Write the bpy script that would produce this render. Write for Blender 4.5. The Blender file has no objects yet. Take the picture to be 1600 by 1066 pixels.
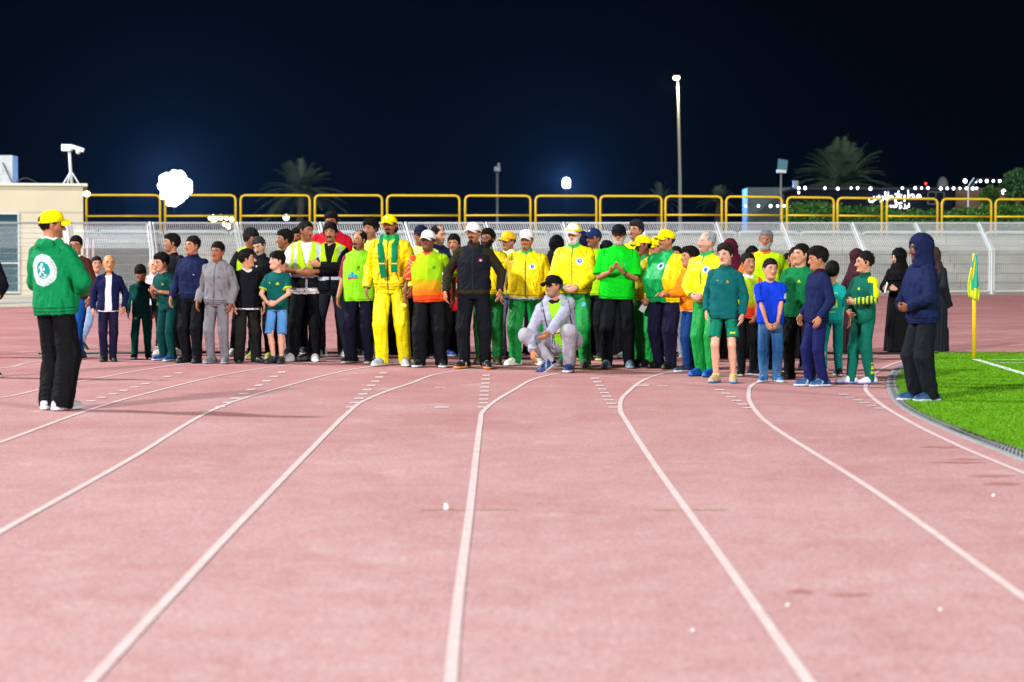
import bpy, bmesh, math, random
import numpy as np
from mathutils import Vector, Matrix

# ------------------------------------------------------------------ camera, world, lights
S = bpy.context.scene
C = S.collection
R = math.radians
F, CW, CH, HC, HORIZON = 3400.0, 1600, 1066, 1.35, 400.0
TILT = math.atan((CH / 2 - HORIZON) / F)
cam_d = bpy.data.cameras.new('camera'); cam = bpy.data.objects.new('camera', cam_d); C.objects.link(cam)
cam_d.sensor_width = 36; cam_d.lens = F / CW * 36
cam_d.clip_start = .5; cam_d.clip_end = 2000
cam.location = (0, 0, HC); cam.rotation_euler = (math.pi / 2 - TILT, 0, 0)
cam_d.dof.use_dof = True; cam_d.dof.focus_distance = 26.5; cam_d.dof.aperture_fstop = 2.7
S.camera = cam

w = bpy.data.worlds.new('World'); S.world = w; w.use_nodes = True
nt = w.node_tree; bg = nt.nodes['Background']
tc = nt.nodes.new('ShaderNodeTexCoord'); sp = nt.nodes.new('ShaderNodeSeparateXYZ'); rp = nt.nodes.new('ShaderNodeValToRGB')
nt.links.new(tc.outputs['Generated'], sp.inputs[0]); nt.links.new(sp.outputs['Z'], rp.inputs[0]); nt.links.new(rp.outputs[0], bg.inputs[0])
rp.color_ramp.elements[0].position = 0.0; rp.color_ramp.elements[0].color = (.0009, .0027, .0066, 1)
rp.color_ramp.elements[1].position = .13; rp.color_ramp.elements[1].color = (.0004, .0012, .0032, 1)
bg.inputs[1].default_value = 1.0

def flood(name, loc, aim, power, size, col, cone):
    ld = bpy.data.lights.new(name, 'SPOT'); ld.energy = power; ld.shadow_soft_size = size; ld.color = col
    ld.spot_size = R(cone); ld.spot_blend = .45
    o = bpy.data.objects.new(name, ld); C.objects.link(o); o.location = loc
    o.rotation_euler = (Vector(aim) - Vector(loc)).to_track_quat('-Z', 'Y').to_euler()
    return o
# the stadium's own floodlight masts, all out of frame: one far left beside the bend, two behind the photographer
flood('floodlight_mast_left', (-64, 40, 46), (0, 34, 0), 380000, 2.0, (.93, .97, 1.0), 90)
flood('floodlight_mast_near_left', (-52, -66, 48), (0, 34, 0), 600000, 3.0, (1.0, .985, .97), 80)
flood('floodlight_mast_near_right', (66, -64, 50), (2, 34, 0), 360000, 4.0, (1.0, .985, .97), 80)
S.view_settings.view_transform = 'Standard'; S.view_settings.look = 'None'
S.view_settings.exposure = 0.0; S.view_settings.gamma = 1
S.cycles.max_bounces = 5; S.cycles.diffuse_bounces = 2; S.cycles.glossy_bounces = 2; S.cycles.transparent_max_bounces = 6
S.cycles.use_denoising = True

# ------------------------------------------------------------------ pixel of the photo -> place in the world
def ray(px, py):
    x = (px - CW / 2) / F; y = -(py - CH / 2) / F
    c, s = math.cos(TILT), math.sin(TILT)
    return Vector((x, c + y * s, -s + y * c))
def G(px, py, z=0.0):                      # point on the ground (or at height z)
    d = ray(px, py); t = (z - HC) / d.z
    return Vector((d.x * t, d.y * t, z))
def AT(px, py, Y):                         # point at distance Y
    d = ray(px, py); t = Y / d.y
    return Vector((d.x * t, Y, HC + d.z * t))

# ------------------------------------------------------------------ tags
def tag(o, label=None, cat=None, group=None, kind=None):
    if label: o['label'] = label
    if cat: o['category'] = cat
    if group: o['group'] = group
    if kind: o['kind'] = kind
    return o
def empty(name, loc, rz=0.0):
    o = bpy.data.objects.new(name, None); C.objects.link(o); o.location = loc; o.rotation_euler = (0, 0, rz)
    o.empty_display_size = .1
    return o

# ------------------------------------------------------------------ materials
def srgb(h):
    if isinstance(h, str):
        h = h.lstrip('#'); v = [int(h[i:i + 2], 16) / 255 for i in (0, 2, 4)]
    else: v = list(h)
    return tuple((x / 12.92 if x <= .04045 else ((x + .055) / 1.055) ** 2.4) for x in v)
def lin(arr):
    arr = np.clip(arr, 0, 1)
    return np.where(arr <= .04045, arr / 12.92, ((arr + .055) / 1.055) ** 2.4)
def N(t, kind, **kw):
    n = t.nodes.new(kind)
    for k, v in kw.items():
        if k in ('inp',):
            for i, val in v.items(): n.inputs[i].default_value = val
        else: setattr(n, k, v)
    return n
def mat(name, col, rough=.6, metal=0, bump=0, bscale=40, var=0, vscale=3, emit=0, spec=.4, attr=False, sheen=0, coords='Object', stretch=None):
    m = bpy.data.materials.new(name); m.use_nodes = True; t = m.node_tree; b = t.nodes['Principled BSDF']
    c4 = (*col, 1) if col is not None else (1, 1, 1, 1)
    b.inputs['Base Color'].default_value = c4; b.inputs['Roughness'].default_value = rough
    b.inputs['Metallic'].default_value = metal; b.inputs['Specular IOR Level'].default_value = spec
    if sheen: b.inputs['Sheen Weight'].default_value = sheen; b.inputs['Sheen Roughness'].default_value = .4
    if emit:
        b.inputs['Emission Color'].default_value = c4; b.inputs['Emission Strength'].default_value = emit
    src = None
    tcn = N(t, 'ShaderNodeTexCoord'); co = tcn.outputs[coords]
    if stretch:
        mp = N(t, 'ShaderNodeMapping'); mp.inputs['Scale'].default_value = stretch; t.links.new(co, mp.inputs[0]); co = mp.outputs[0]
    if attr:
        a = N(t, 'ShaderNodeAttribute', attribute_name='Col'); src = a.outputs['Color']
    if var:
        nz = N(t, 'ShaderNodeTexNoise', inp={'Scale': vscale, 'Detail': 5.0, 'Roughness': .6}); t.links.new(co, nz.inputs['Vector'])
        mr = N(t, 'ShaderNodeMapRange', inp={1: .3, 2: .7, 3: 1 - var, 4: 1 + var}); t.links.new(nz.outputs['Fac'], mr.inputs[0])
        hs = N(t, 'ShaderNodeHueSaturation'); t.links.new(mr.outputs[0], hs.inputs['Value'])
        if src: t.links.new(src, hs.inputs['Color'])
        else: hs.inputs['Color'].default_value = c4
        src = hs.outputs[0]
    if src: t.links.new(src, b.inputs['Base Color'])
    if bump:
        n2 = N(t, 'ShaderNodeTexNoise', inp={'Scale': bscale, 'Detail': 3.0}); t.links.new(co, n2.inputs['Vector'])
        bp = N(t, 'ShaderNodeBump', inp={'Strength': bump, 'Distance': .02 if bscale > 13 or bscale < 10 else .05}); t.links.new(n2.outputs['Fac'], bp.inputs['Height'])
        t.links.new(bp.outputs[0], b.inputs['Normal'])
    return m

M = {}
M['cloth'] = mat('cloth', None, .8, attr=True, bump=.35, bscale=12, var=.07, vscale=14, sheen=.0, spec=.12)
M['shiny'] = mat('shiny_polyester', None, .5, attr=True, bump=.4, bscale=12, var=.05, vscale=12, spec=.25)
M['skin'] = mat('skin', None, .5, attr=True, var=.05, vscale=30, spec=.35)
M['hair'] = mat('hair', None, .6, attr=True, bump=.6, bscale=120, var=.25, vscale=60, spec=.15)
M['shoe'] = mat('shoe', None, .5, attr=True, var=.06, vscale=60, spec=.4)
M['white_metal'] = mat('white_painted_steel', (.66, .69, .72), .4, var=.06, vscale=2)
M['yellow_metal'] = mat('yellow_painted_steel', srgb('#e6bc18'), .38, var=.1, vscale=1.5)
M['grey_metal'] = mat('galvanised_steel', (.33, .36, .38), .45, metal=.3, var=.15, vscale=4)
M['dark_metal'] = mat('dark_metal', (.03, .03, .035), .5)
M['concrete'] = mat('concrete', (.40, .40, .37), .85, var=.16, vscale=.7, bump=.3, bscale=12)
M['beige'] = mat('beige_render', (.52, .46, .335), .85, var=.06, vscale=.8, bump=.15, bscale=30)
M['glass'] = mat('dark_window_glass', (.02, .07, .09), .12, spec=.6)
M['frame'] = mat('aluminium_frame', (.5, .55, .58), .4, metal=.3)
M['black'] = mat('black_plastic', (.012, .012, .014), .45)
M['paper'] = mat('white_paper', (.85, .85, .85), .7)
M['trunk'] = mat('palm_bark', (.10, .07, .05), .9, bump=.8, bscale=6, var=.3)
M['frond'] = mat('palm_frond', (.10, .17, .10), .6, var=.3, vscale=1.2)
M['leaf'] = mat('hedge_leaf', (.05, .155, .018), .55, var=.45, vscale=1.5)
M['dleaf'] = mat('dark_tree_leaf', (.035, .11, .03), .6, var=.4, vscale=1.5)

# ------------------------------------------------------------------ mesh collector for built things
class MB:
    def __init__(s): s.v = []; s.f = []
    def box(s, c, d, rot=None):
        b = len(s.v); c = Vector(c)
        for sx in (-.5, .5):
            for sy in (-.5, .5):
                for sz in (-.5, .5):
                    p = Vector((sx * d[0], sy * d[1], sz * d[2]))
                    if rot is not None: p = rot @ p
                    s.v.append(c + p)
        for q in ((0, 1, 3, 2), (4, 6, 7, 5), (0, 4, 5, 1), (2, 3, 7, 6), (0, 2, 6, 4), (1, 5, 7, 3)): s.f.append(tuple(b + i for i in q))
        return s
    def tube(s, pts, r, n=8, cap=True):
        pts = [Vector(p) for p in pts]; rs = r if isinstance(r, (list, tuple)) else [r] * len(pts)
        b = len(s.v); prev = None
        for i, p in enumerate(pts):
            d = (pts[min(i + 1, len(pts) - 1)] - pts[max(i - 1, 0)]).normalized()
            if prev is None:
                a = d.orthogonal().normalized()
            else:
                a = (prev - d * prev.dot(d)).normalized()
            prev = a; e = d.cross(a)
            for k in range(n):
                t = 2 * math.pi * k / n; s.v.append(p + (a * math.cos(t) + e * math.sin(t)) * rs[i])
        for i in range(len(pts) - 1):
            for k in range(n):
                s.f.append((b + i * n + k, b + i * n + (k + 1) % n, b + (i + 1) * n + (k + 1) % n, b + (i + 1) * n + k))
        if cap:
            s.f.append(tuple(b + k for k in range(n))[::-1]); s.f.append(tuple(b + (len(pts) - 1) * n + k for k in range(n)))
        return s
    def quad(s, a, b, c, d):
        i = len(s.v); s.v += [Vector(a), Vector(b), Vector(c), Vector(d)]; s.f.append((i, i + 1, i + 2, i + 3)); return s
    def ball(s, c, r, n=8, m=6, sc=(1, 1, 1)):
        b = len(s.v); c = Vector(c)
        s.v.append(c + Vector((0, 0, r * sc[2])))
        for i in range(1, m):
            th = math.pi * i / m
            for k in range(n):
                ph = 2 * math.pi * k / n
                s.v.append(c + Vector((r * sc[0] * math.sin(th) * math.cos(ph), r * sc[1] * math.sin(th) * math.sin(ph), r * sc[2] * math.cos(th))))
        s.v.append(c - Vector((0, 0, r * sc[2]))); e = len(s.v) - 1
        for k in range(n):
            s.f.append((b, b + 1 + k, b + 1 + (k + 1) % n)); q = b + 1 + (m - 2) * n
            s.f.append((e, q + (k + 1) % n, q + k))
        for i in range(m - 2):
            for k in range(n):
                q = b + 1 + i * n; s.f.append((q + k, q + n + k, q + n + (k + 1) % n, q + (k + 1) % n))
        return s
    def build(s, name, m, parent=None, smooth=False, origin=None, bevel=0):
        me = bpy.data.meshes.new(name)
        o0 = Vector(origin) if origin is not None else Vector((0, 0, 0))
        me.from_pydata([tuple(v - o0) for v in s.v], [], s.f)
        me.materials.append(m); me.update()
        if smooth: me.polygons.foreach_set('use_smooth', [True] * len(me.polygons))
        o = bpy.data.objects.new(name, me); C.objects.link(o); o.location = o0
        if parent is not None:
            o.parent = parent
            if origin is None: o.location = -Vector(parent.location) if abs(parent.rotation_euler.z) < 1e-9 and parent.parent is None else o.location
            else: o.location = o0 - Vector(parent.location)
        if bevel:
            b = o.modifiers.new('bevel', 'BEVEL'); b.width = bevel; b.segments = 2; b.limit_method = 'ANGLE'
        return o

def spline(pts, n=8):
    P = [Vector(p) for p in pts]; out = []
    for i in range(len(P) - 1):
        p0 = P[max(i - 1, 0)]; p1 = P[i]; p2 = P[i + 1]; p3 = P[min(i + 2, len(P) - 1)]
        for k in range(n):
            t = k / n
            out.append(.5 * ((2 * p1) + (p2 - p0) * t + (2 * p0 - 5 * p1 + 4 * p2 - p3) * t * t + (3 * p1 - p0 - 3 * p2 + p3) * t ** 3))
    out.append(P[-1]); return out
# ------------------------------------------------------------------ ground, track, grass
def sheet(name, pts, z, m, kind='structure', sub=None):
    me = bpy.data.meshes.new(name); bm = bmesh.new()
    vs = [bm.verts.new((p[0], p[1], z)) for p in pts]; bm.faces.new(vs); bmesh.ops.recalc_face_normals(bm, faces=bm.faces)
    for f in bm.faces:
        if f.normal.z < 0: f.normal_flip()
    bm.to_mesh(me); me.materials.append(m); o = bpy.data.objects.new(name, me); C.objects.link(o); o['kind'] = kind; return o

def track_mat():
    m = bpy.data.materials.new('rubber_track'); m.use_nodes = True; t = m.node_tree; b = t.nodes['Principled BSDF']; L = t.links.new
    b.inputs['Roughness'].default_value = .85; b.inputs['Specular IOR Level'].default_value = .25
    tc = N(t, 'ShaderNodeTexCoord'); co = tc.outputs['Object']
    mp = N(t, 'ShaderNodeMapping'); mp.inputs['Scale'].default_value = (.8, .6, 1); L(co, mp.inputs[0])
    n1 = N(t, 'ShaderNodeTexNoise', inp={'Scale': .8, 'Detail': 8.0, 'Roughness': .68}); L(mp.outputs[0], n1.inputs['Vector'])
    r1 = N(t, 'ShaderNodeValToRGB'); r1.color_ramp.elements[0].position = .34; r1.color_ramp.elements[0].color = (.385, .138, .135, 1)
    r1.color_ramp.elements[1].position = .72; r1.color_ramp.elements[1].color = (.50, .255, .25, 1); L(n1.outputs['Fac'], r1.inputs[0])
    # pale scuffs and dust
    n2 = N(t, 'ShaderNodeTexNoise', inp={'Scale': 2.3, 'Detail': 8.0, 'Roughness': .7}); L(mp.outputs[0], n2.inputs['Vector'])
    r2 = N(t, 'ShaderNodeMapRange', inp={1: .57, 2: .78, 3: 0.0, 4: .5}); L(n2.outputs['Fac'], r2.inputs[0])
    mx = N(t, 'ShaderNodeMix', data_type='RGBA'); L(r2.outputs[0], mx.inputs[0]); L(r1.outputs[0], mx.inputs[6]); mx.inputs[7].default_value = (.74, .60, .56, 1)
    # track colour paler near the camera, broken by noise, fading out towards the bend
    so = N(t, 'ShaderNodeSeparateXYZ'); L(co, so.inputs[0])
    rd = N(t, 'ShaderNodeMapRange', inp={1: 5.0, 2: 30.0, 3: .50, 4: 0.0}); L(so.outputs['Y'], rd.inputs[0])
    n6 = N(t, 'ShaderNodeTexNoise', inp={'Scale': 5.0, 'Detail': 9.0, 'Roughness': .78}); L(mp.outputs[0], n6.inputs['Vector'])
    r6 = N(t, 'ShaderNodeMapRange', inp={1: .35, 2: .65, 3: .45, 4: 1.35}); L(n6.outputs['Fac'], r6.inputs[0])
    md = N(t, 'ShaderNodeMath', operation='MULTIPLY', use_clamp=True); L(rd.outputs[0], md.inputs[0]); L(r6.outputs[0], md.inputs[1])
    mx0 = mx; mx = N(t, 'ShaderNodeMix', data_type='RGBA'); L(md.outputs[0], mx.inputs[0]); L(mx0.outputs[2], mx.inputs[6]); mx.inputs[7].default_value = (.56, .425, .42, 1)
    # granules
    n3 = N(t, 'ShaderNodeTexNoise', inp={'Scale': 70.0, 'Detail': 3.0, 'Roughness': .7}); L(co, n3.inputs['Vector'])
    r3 = N(t, 'ShaderNodeMapRange', inp={1: .32, 2: .68, 3: .70, 4: 1.3}); L(n3.outputs['Fac'], r3.inputs[0])
    n5 = N(t, 'ShaderNodeTexNoise', inp={'Scale': 30.0, 'Detail': 3.0}); L(co, n5.inputs['Vector'])
    r5 = N(t, 'ShaderNodeMapRange', inp={1: .3, 2: .7, 3: .84, 4: 1.16}); L(n5.outputs['Fac'], r5.inputs[0])
    mm = N(t, 'ShaderNodeMath', operation='MULTIPLY'); L(r3.outputs[0], mm.inputs[0]); L(r5.outputs[0], mm.inputs[1])
    hs = N(t, 'ShaderNodeHueSaturation'); L(mm.outputs[0], hs.inputs['Value']); L(mx.outputs[2], hs.inputs['Color'])
    L(hs.outputs[0], b.inputs['Base Color'])
    bp = N(t, 'ShaderNodeBump', inp={'Strength': .5, 'Distance': .006}); L(n3.outputs['Fac'], bp.inputs['Height']); L(bp.outputs[0], b.inputs['Normal'])
    return m
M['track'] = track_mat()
def line_mat():
    m = mat('worn_white_line_paint', (.72, .60, .57), .8, bump=.4, bscale=90); t = m.node_tree; b = t.nodes['Principled BSDF']; L = t.links.new
    tc = N(t, 'ShaderNodeTexCoord'); n1 = N(t, 'ShaderNodeTexNoise', inp={'Scale': 5.0, 'Detail': 8.0, 'Roughness': .75}); L(tc.outputs['Object'], n1.inputs['Vector'])
    n2 = N(t, 'ShaderNodeTexNoise', inp={'Scale': 120.0, 'Detail': 2.0}); L(tc.outputs['Object'], n2.inputs['Vector'])
    a = N(t, 'ShaderNodeMath', operation='MULTIPLY'); L(n1.outputs['Fac'], a.inputs[0]); L(n2.outputs['Fac'], a.inputs[1])
    r = N(t, 'ShaderNodeMapRange', inp={1: .17, 2: .34, 3: .5, 4: 0.0}); L(a.outputs[0], r.inputs[0])
    x = N(t, 'ShaderNodeMix', data_type='RGBA'); L(r.outputs[0], x.inputs[0]); x.inputs[6].default_value = (.70, .60, .585, 1); x.inputs[7].default_value = (.55, .29, .28, 1); L(x.outputs[2], b.inputs['Base Color']); return m
M['line'] = line_mat()
M['sand'] = mat('dusty_ground', (.22, .17, .12), .95, var=.2, vscale=.5, bump=.3, bscale=5)
M['apron'] = mat('pale_concrete_apron', (.50, .44, .34), .9, var=.12, vscale=.8, bump=.2, bscale=20)
def grass_mat():
    m = bpy.data.materials.new('turf'); m.use_nodes = True; t = m.node_tree; b = t.nodes['Principled BSDF']; L = t.links.new
    b.inputs['Roughness'].default_value = .8; b.inputs['Specular IOR Level'].default_value = .1
    tc = N(t, 'ShaderNodeTexCoord'); co = tc.outputs['Object']
    n1 = N(t, 'ShaderNodeTexNoise', inp={'Scale': 1.4, 'Detail': 6.0}); L(co, n1.inputs['Vector'])
    n2 = N(t, 'ShaderNodeTexNoise', inp={'Scale': 60.0, 'Detail': 2.0}); L(co, n2.inputs['Vector'])
    ad = N(t, 'ShaderNodeMath', operation='ADD'); L(n1.outputs['Fac'], ad.inputs[0]); L(n2.outputs['Fac'], ad.inputs[1])
    r = N(t, 'ShaderNodeValToRGB'); L(ad.outputs[0], r.inputs[0])
    hf = N(t, 'ShaderNodeMath', operation='MULTIPLY'); hf.inputs[1].default_value = .5; L(ad.outputs[0], hf.inputs[0]); L(hf.outputs[0], r.inputs[0])
    r.color_ramp.elements[0].position = .3; r.color_ramp.elements[0].color = (.085, .26, .004, 1)
    r.color_ramp.elements[1].position = .7; r.color_ramp.elements[1].color = (.15, .38, .008, 1); L(r.outputs[0], b.inputs['Base Color'])
    bp = N(t, 'ShaderNodeBump', inp={'Strength': .6, 'Distance': .03}); L(n2.outputs['Fac'], bp.inputs['Height']); L(bp.outputs[0], b.inputs['Normal'])
    return m
M['turf'] = grass_mat()

sheet('ground', [(-400, -60), (400, -60), (400, 900), (-400, 900)], -.02, M['sand'])
FB = [(-180, 483), (-30, 481), (110, 476), (240, 472), (378, 469), (510, 467), (645, 465.5), (772, 464.5), (893, 463.5), (1015, 463), (1134, 462), (1238, 461), (1349, 460.5), (1449, 460), (1549, 459.5), (1655, 459)]
fence_line = [G(x, y) for x, y in FB]
trk = [(-40, -8), (40, -8), (40, fence_line[-1].y)] + [(p.x, p.y - 1.6) for p in reversed(fence_line)] + [(-40, fence_line[0].y - 3)]
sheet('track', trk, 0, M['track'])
ap = [(p.x, p.y - 1.6) for p in fence_line] + [(60, fence_line[-1].y - 1.6), (60, 90), (-60, 90), (-60, fence_line[0].y - 1.6)]
sheet('apron', ap, .004, M['apron'])

def strip_mb(pix, wdt, z, n=8):
    P = spline([G(*p) for p in pix], n); mb = MB(); L = []; Rr = []
    for i, p in enumerate(P):
        d = (P[min(i + 1, len(P) - 1)] - P[max(i - 1, 0)]); d.z = 0; d.normalize(); nn = Vector((-d.y, d.x, 0))
        L.append(p + nn * wdt / 2); Rr.append(p - nn * wdt / 2)
    for i in range(len(P) - 1):
        q = [L[i], L[i + 1], Rr[i + 1], Rr[i]]
        q = [Vector((v.x, v.y, z)) for v in q]
        nrm = (q[1] - q[0]).cross(q[2] - q[0]).z
        mb.quad(*(q if nrm > 0 else q[::-1]))
    return mb
LINES = [
    [(-300, 640), (-100, 628), (0, 622), (97, 602), (287, 569), (500, 548), (800, 527), (1150, 507), (1473, 495), (1650, 487)],
    [(-300, 810), (-150, 743), (0, 692), (128, 645), (230, 615), (379, 581), (560, 560), (900, 535), (1250, 516), (1473, 505), (1650, 495)],
    [(-300, 1010), (-150, 921), (0, 832), (205, 717), (333, 641), (446, 604), (568, 575), (760, 554), (1100, 534), (1473, 514), (1650, 504)],
    [(-60, 1300), (143, 1066), (278, 920), (410, 781), (543, 646), (579, 622), (640, 600), (707, 581), (900, 560), (1200, 541), (1473, 525), (1650, 512)],
    [(690, 1300), (704, 1066), (718, 920), (735, 790), (750, 664), (758, 640), (799, 612), (856, 587), (1000, 566), (1250, 549), (1480, 537), (1650, 522)],
    [(1435, 1300), (1263, 1066), (1128, 873), (1025, 730), (982, 664), (969, 638), (979, 615), (1025, 587), (1130, 569), (1300, 556), (1480, 548), (1650, 535)],
    [(1980, 1200), (1600, 935), (1363, 766), (1210, 669), (1176, 636), (1170, 614), (1181, 599), (1240, 577), (1340, 561), (1440, 553), (1520, 549)],
    [(1900, 860), (1600, 740), (1491, 694), (1415, 656), (1366, 624), (1353, 602), (1379, 576), (1422, 561), (1470, 551)],
    [(-200, 590), (0, 576), (60, 565), (250, 545), (600, 519), (1000, 502), (1480, 486), (1650, 480)],
    [(-200, 556), (100, 543), (400, 524), (900, 497), (1480, 478), (1650, 473)],
]
for p in LINES:
    strip_mb(p, .043, .004).build('lane_line', M['line'])['kind'] = 'structure'
dm = MB()
for (x0, y0), (x1, y1), n in (((446, 579), (338, 640), 9), ((602, 580), (545, 640), 9), ((760, 584), (754, 640), 9), ((928, 589), (961, 640), 9), ((1120, 607), (1174, 641), 6), ((1312, 615), (1379, 641), 6), ((287, 581), (133, 630), 9)):
    for i in range(n):
        a = (i + .32) / n; b = (i + .64) / n
        p = G(x0 + (x1 - x0) * a, y0 + (y1 - y0) * a); q = G(x0 + (x1 - x0) * b, y0 + (y1 - y0) * b)
        c = (p + q) / 2; hl = (q - p).length / 2
        dm.quad((c.x - .045, c.y - hl, .0045), (c.x + .045, c.y - hl, .0045), (c.x + .045, c.y + hl, .0045), (c.x - .045, c.y + hl, .0045))
for x, y, w_, h_ in ((690, 637, .13, .16), (1005, 603, .12, .2), (1035, 604, .1, .15), (688, 606, .12, .12)):
    p = G(x, y); dm.quad((p.x - w_ / 2, p.y - h_ / 2, .0045), (p.x + w_ / 2, p.y - h_ / 2, .0045), (p.x + w_ / 2, p.y + h_ / 2, .0045), (p.x - w_ / 2, p.y + h_ / 2, .0045))
dm.build('dashed_lane_marks', M['line'])['kind'] = 'structure'
M['yl'] = mat('faded_yellow_paint', (.52, .36, .18), .85, var=.2, vscale=12)
ym = MB()
for x, y, w_ in ((733, 797, .26), (1077, 797, .20)):
    p = G(x, y); ym.quad((p.x - w_, p.y - .012, .0035), (p.x + w_, p.y - .012, .0035), (p.x + w_, p.y + .012, .0035), (p.x - w_, p.y + .012, .0035))
ym.build('yellow_lane_marks', M['yl'])['kind'] = 'structure'
# worn-through darker scrapes in lane one
M['scrape'] = mat('scraped_track', (.40, .16, .15), .9, var=.2, vscale=10)
sm = MB(); rg = random.Random(4)
for x, y, w_ in ((1470, 699, .16), (1495, 723, .2), (1545, 744, .16), (1510, 718, .12), (1570, 756, .14), (1330, 930, .1), (1250, 925, .06)):
    p = G(x, y); k = 9; ring = []
    for i in range(k):
        a = 2 * math.pi * i / k; ring.append((p.x + w_ * math.cos(a) * rg.uniform(.6, 1.1), p.y + .06 * math.sin(a) * rg.uniform(.5, 1.4), .002))
    b = len(sm.v); sm.v += [Vector(q) for q in ring]; sm.f.append(tuple(range(b, b + k)))
sm.build('track_scrapes', M['scrape'])['kind'] = 'structure'

# inner kerb: raised edge, slotted drain, then the turf
GE = [(2100, 905), (1850, 800), (1600, 704), (1520, 676), (1440, 643), (1418, 622), (1409, 600), (1414, 583), (1430, 568), (1462, 557)]
KE = [(2050, 905), (1800, 800), (1600, 722), (1466, 668), (1404, 635), (1386, 608), (1388, 588), (1402, 574), (1430, 564), (1465, 555)]
ge = spline([G(*p) for p in GE], 8); ke = spline([G(*p) for p in KE], 8)
far = [(G(1463, 553.5).x, G(1463, 553.5).y), (60, G(1600, 553.5).y), (60, 0)]
turf = sheet('turf', [(p.x, p.y) for p in ge] + far, .011, M['turf'])
rs = np.random.RandomState(8); nb_ = 170000; bx_ = rs.uniform(3.4, 12.5, nb_); by_ = rs.uniform(13.5, 30.3, nb_)
gx = np.array([p.x for p in ge][::-1]); gy = np.array([p.y for p in ge][::-1])
order = np.argsort(gy); edge_x = np.interp(by_, gy[order], gx[order]); keep = (bx_ > edge_x - .03 + .05 * rs.rand(nb_) ** 3) & (bx_ / by_ < .26)
near_e = rs.randint(0, len(ge) - 1, 9000); tt_ = rs.rand(9000); ex = np.array([p.x for p in ge]); ey = np.array([p.y for p in ge])
bx_ = np.concatenate([bx_[keep], ex[near_e] * (1 - tt_) + ex[near_e + 1] * tt_ + rs.normal(0, .03, 9000)]); by_ = np.concatenate([by_[keep], ey[near_e] * (1 - tt_) + ey[near_e + 1] * tt_ + rs.normal(0, .03, 9000)])
nb_ = len(bx_); hh_ = rs.uniform(.008, .020, nb_); an_ = rs.uniform(0, 6.28, nb_); wv_ = .006; base_ = np.stack([bx_, by_, np.full(nb_, .010)], 1)
dv_ = np.stack([np.cos(an_), np.sin(an_), np.zeros(nb_)], 1) * wv_; tip_ = base_ + np.stack([rs.normal(0, .012, nb_), rs.normal(0, .012, nb_), hh_], 1)
vv_ = np.stack([base_ - dv_, base_ + dv_, tip_], 1).reshape(-1, 3); me = bpy.data.meshes.new('grass_blades')
me.vertices.add(nb_ * 3); me.vertices.foreach_set('co', vv_.astype(np.float32).ravel()); me.loops.add(nb_ * 3); me.loops.foreach_set('vertex_index', np.arange(nb_ * 3, dtype=np.int32))
me.polygons.add(nb_); me.polygons.foreach_set('loop_start', np.arange(0, nb_ * 3, 3, dtype=np.int32)); me.update(calc_edges=True); me.materials.append(mat('grass_blade', (.105, .27, .004), .6, var=.3, vscale=5, spec=.2))
go = bpy.data.objects.new('grass_blades', me); C.objects.link(go); tag(go, 'short bright green turf grass blades beside the curved kerb', 'grass', kind='stuff')
km = MB(); M['kerb'] = mat('grey_drain_kerb', (.30, .31, .32), .7, var=.2, vscale=8)
n = min(len(ge), len(ke))
for i in range(n - 1):
    a, b, c, d = ke[i], ke[i + 1], ge[i + 1], ge[i]
    a, b, c, d = [Vector((q.x, q.y, .012)) for q in (a, b, c, d)]
    km.quad(a, d, c, b)
    a0, b0 = Vector((a.x, a.y, 0)), Vector((b.x, b.y, 0)); km.quad(a0, a, b, b0)
    c0, d0 = Vector((c.x, c.y, 0)), Vector((d.x, d.y, 0)); km.quad(c0, c, d, d0)
kerb = km.build('kerb', M['kerb']); kerb['kind'] = 'structure'
sl = MB(); M['slot'] = mat('drain_slot', (.03, .03, .032), .8)
acc = 0.0
for i in range(n - 1):
    seg = (ke[i + 1] - ke[i]).length; cnt = max(1, int(seg / .11))
    for j in range(cnt):
        t = (j + .5) / cnt; a = ke[i].lerp(ke[i + 1], t); b = ge[i].lerp(ge[i + 1], t); d = (ke[i + 1] - ke[i]).normalized() * .022
        for f0, f1 in ((.18, .46), (.54, .84)):
            p, q = a.lerp(b, f0), a.lerp(b, f1)
            pts = [p - d, p + d, q + d, q - d]; pts = [Vector((v.x, v.y, .0145)) for v in pts]
            if (pts[1] - pts[0]).cross(pts[2] - pts[0]).z < 0: pts = pts[::-1]
            sl.quad(*pts)
sl.build('kerb_drain_slots', M['slot'])['kind'] = 'structure'
cl = MB(); M['chalk'] = mat('white_pitch_line', (.8, .85, .8), .8, var=.1, vscale=10)
def gstrip(mb, a, b, wd, z):
    a, b = G(*a), G(*b); d = (b - a).normalized(); nn = Vector((-d.y, d.x, 0)) * wd / 2
    q = [a - nn, b - nn, b + nn, a + nn]; q = [Vector((v.x, v.y, z)) for v in q]
    mb.quad(*(q if (q[1] - q[0]).cross(q[2] - q[0]).z > 0 else q[::-1]))
gstrip(cl, (1523, 563), (1700, 616), .10, .016); gstrip(cl, (1548, 564.5), (1700, 562), .10, .016); gstrip(cl, (1556, 569), (1640, 568), .06, .0155)
cl.build('corner_lines', M['chalk'])['kind'] = 'structure'

# thin dark strip lying across the track behind the group
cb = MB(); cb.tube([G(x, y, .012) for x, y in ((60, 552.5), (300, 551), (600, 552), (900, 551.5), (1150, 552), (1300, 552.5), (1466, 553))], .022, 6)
tag(cb.build('dark_strip', M['black'], smooth=True), 'long thin dark strip lying flat across the red track behind the group', 'dark_strip')

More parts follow.
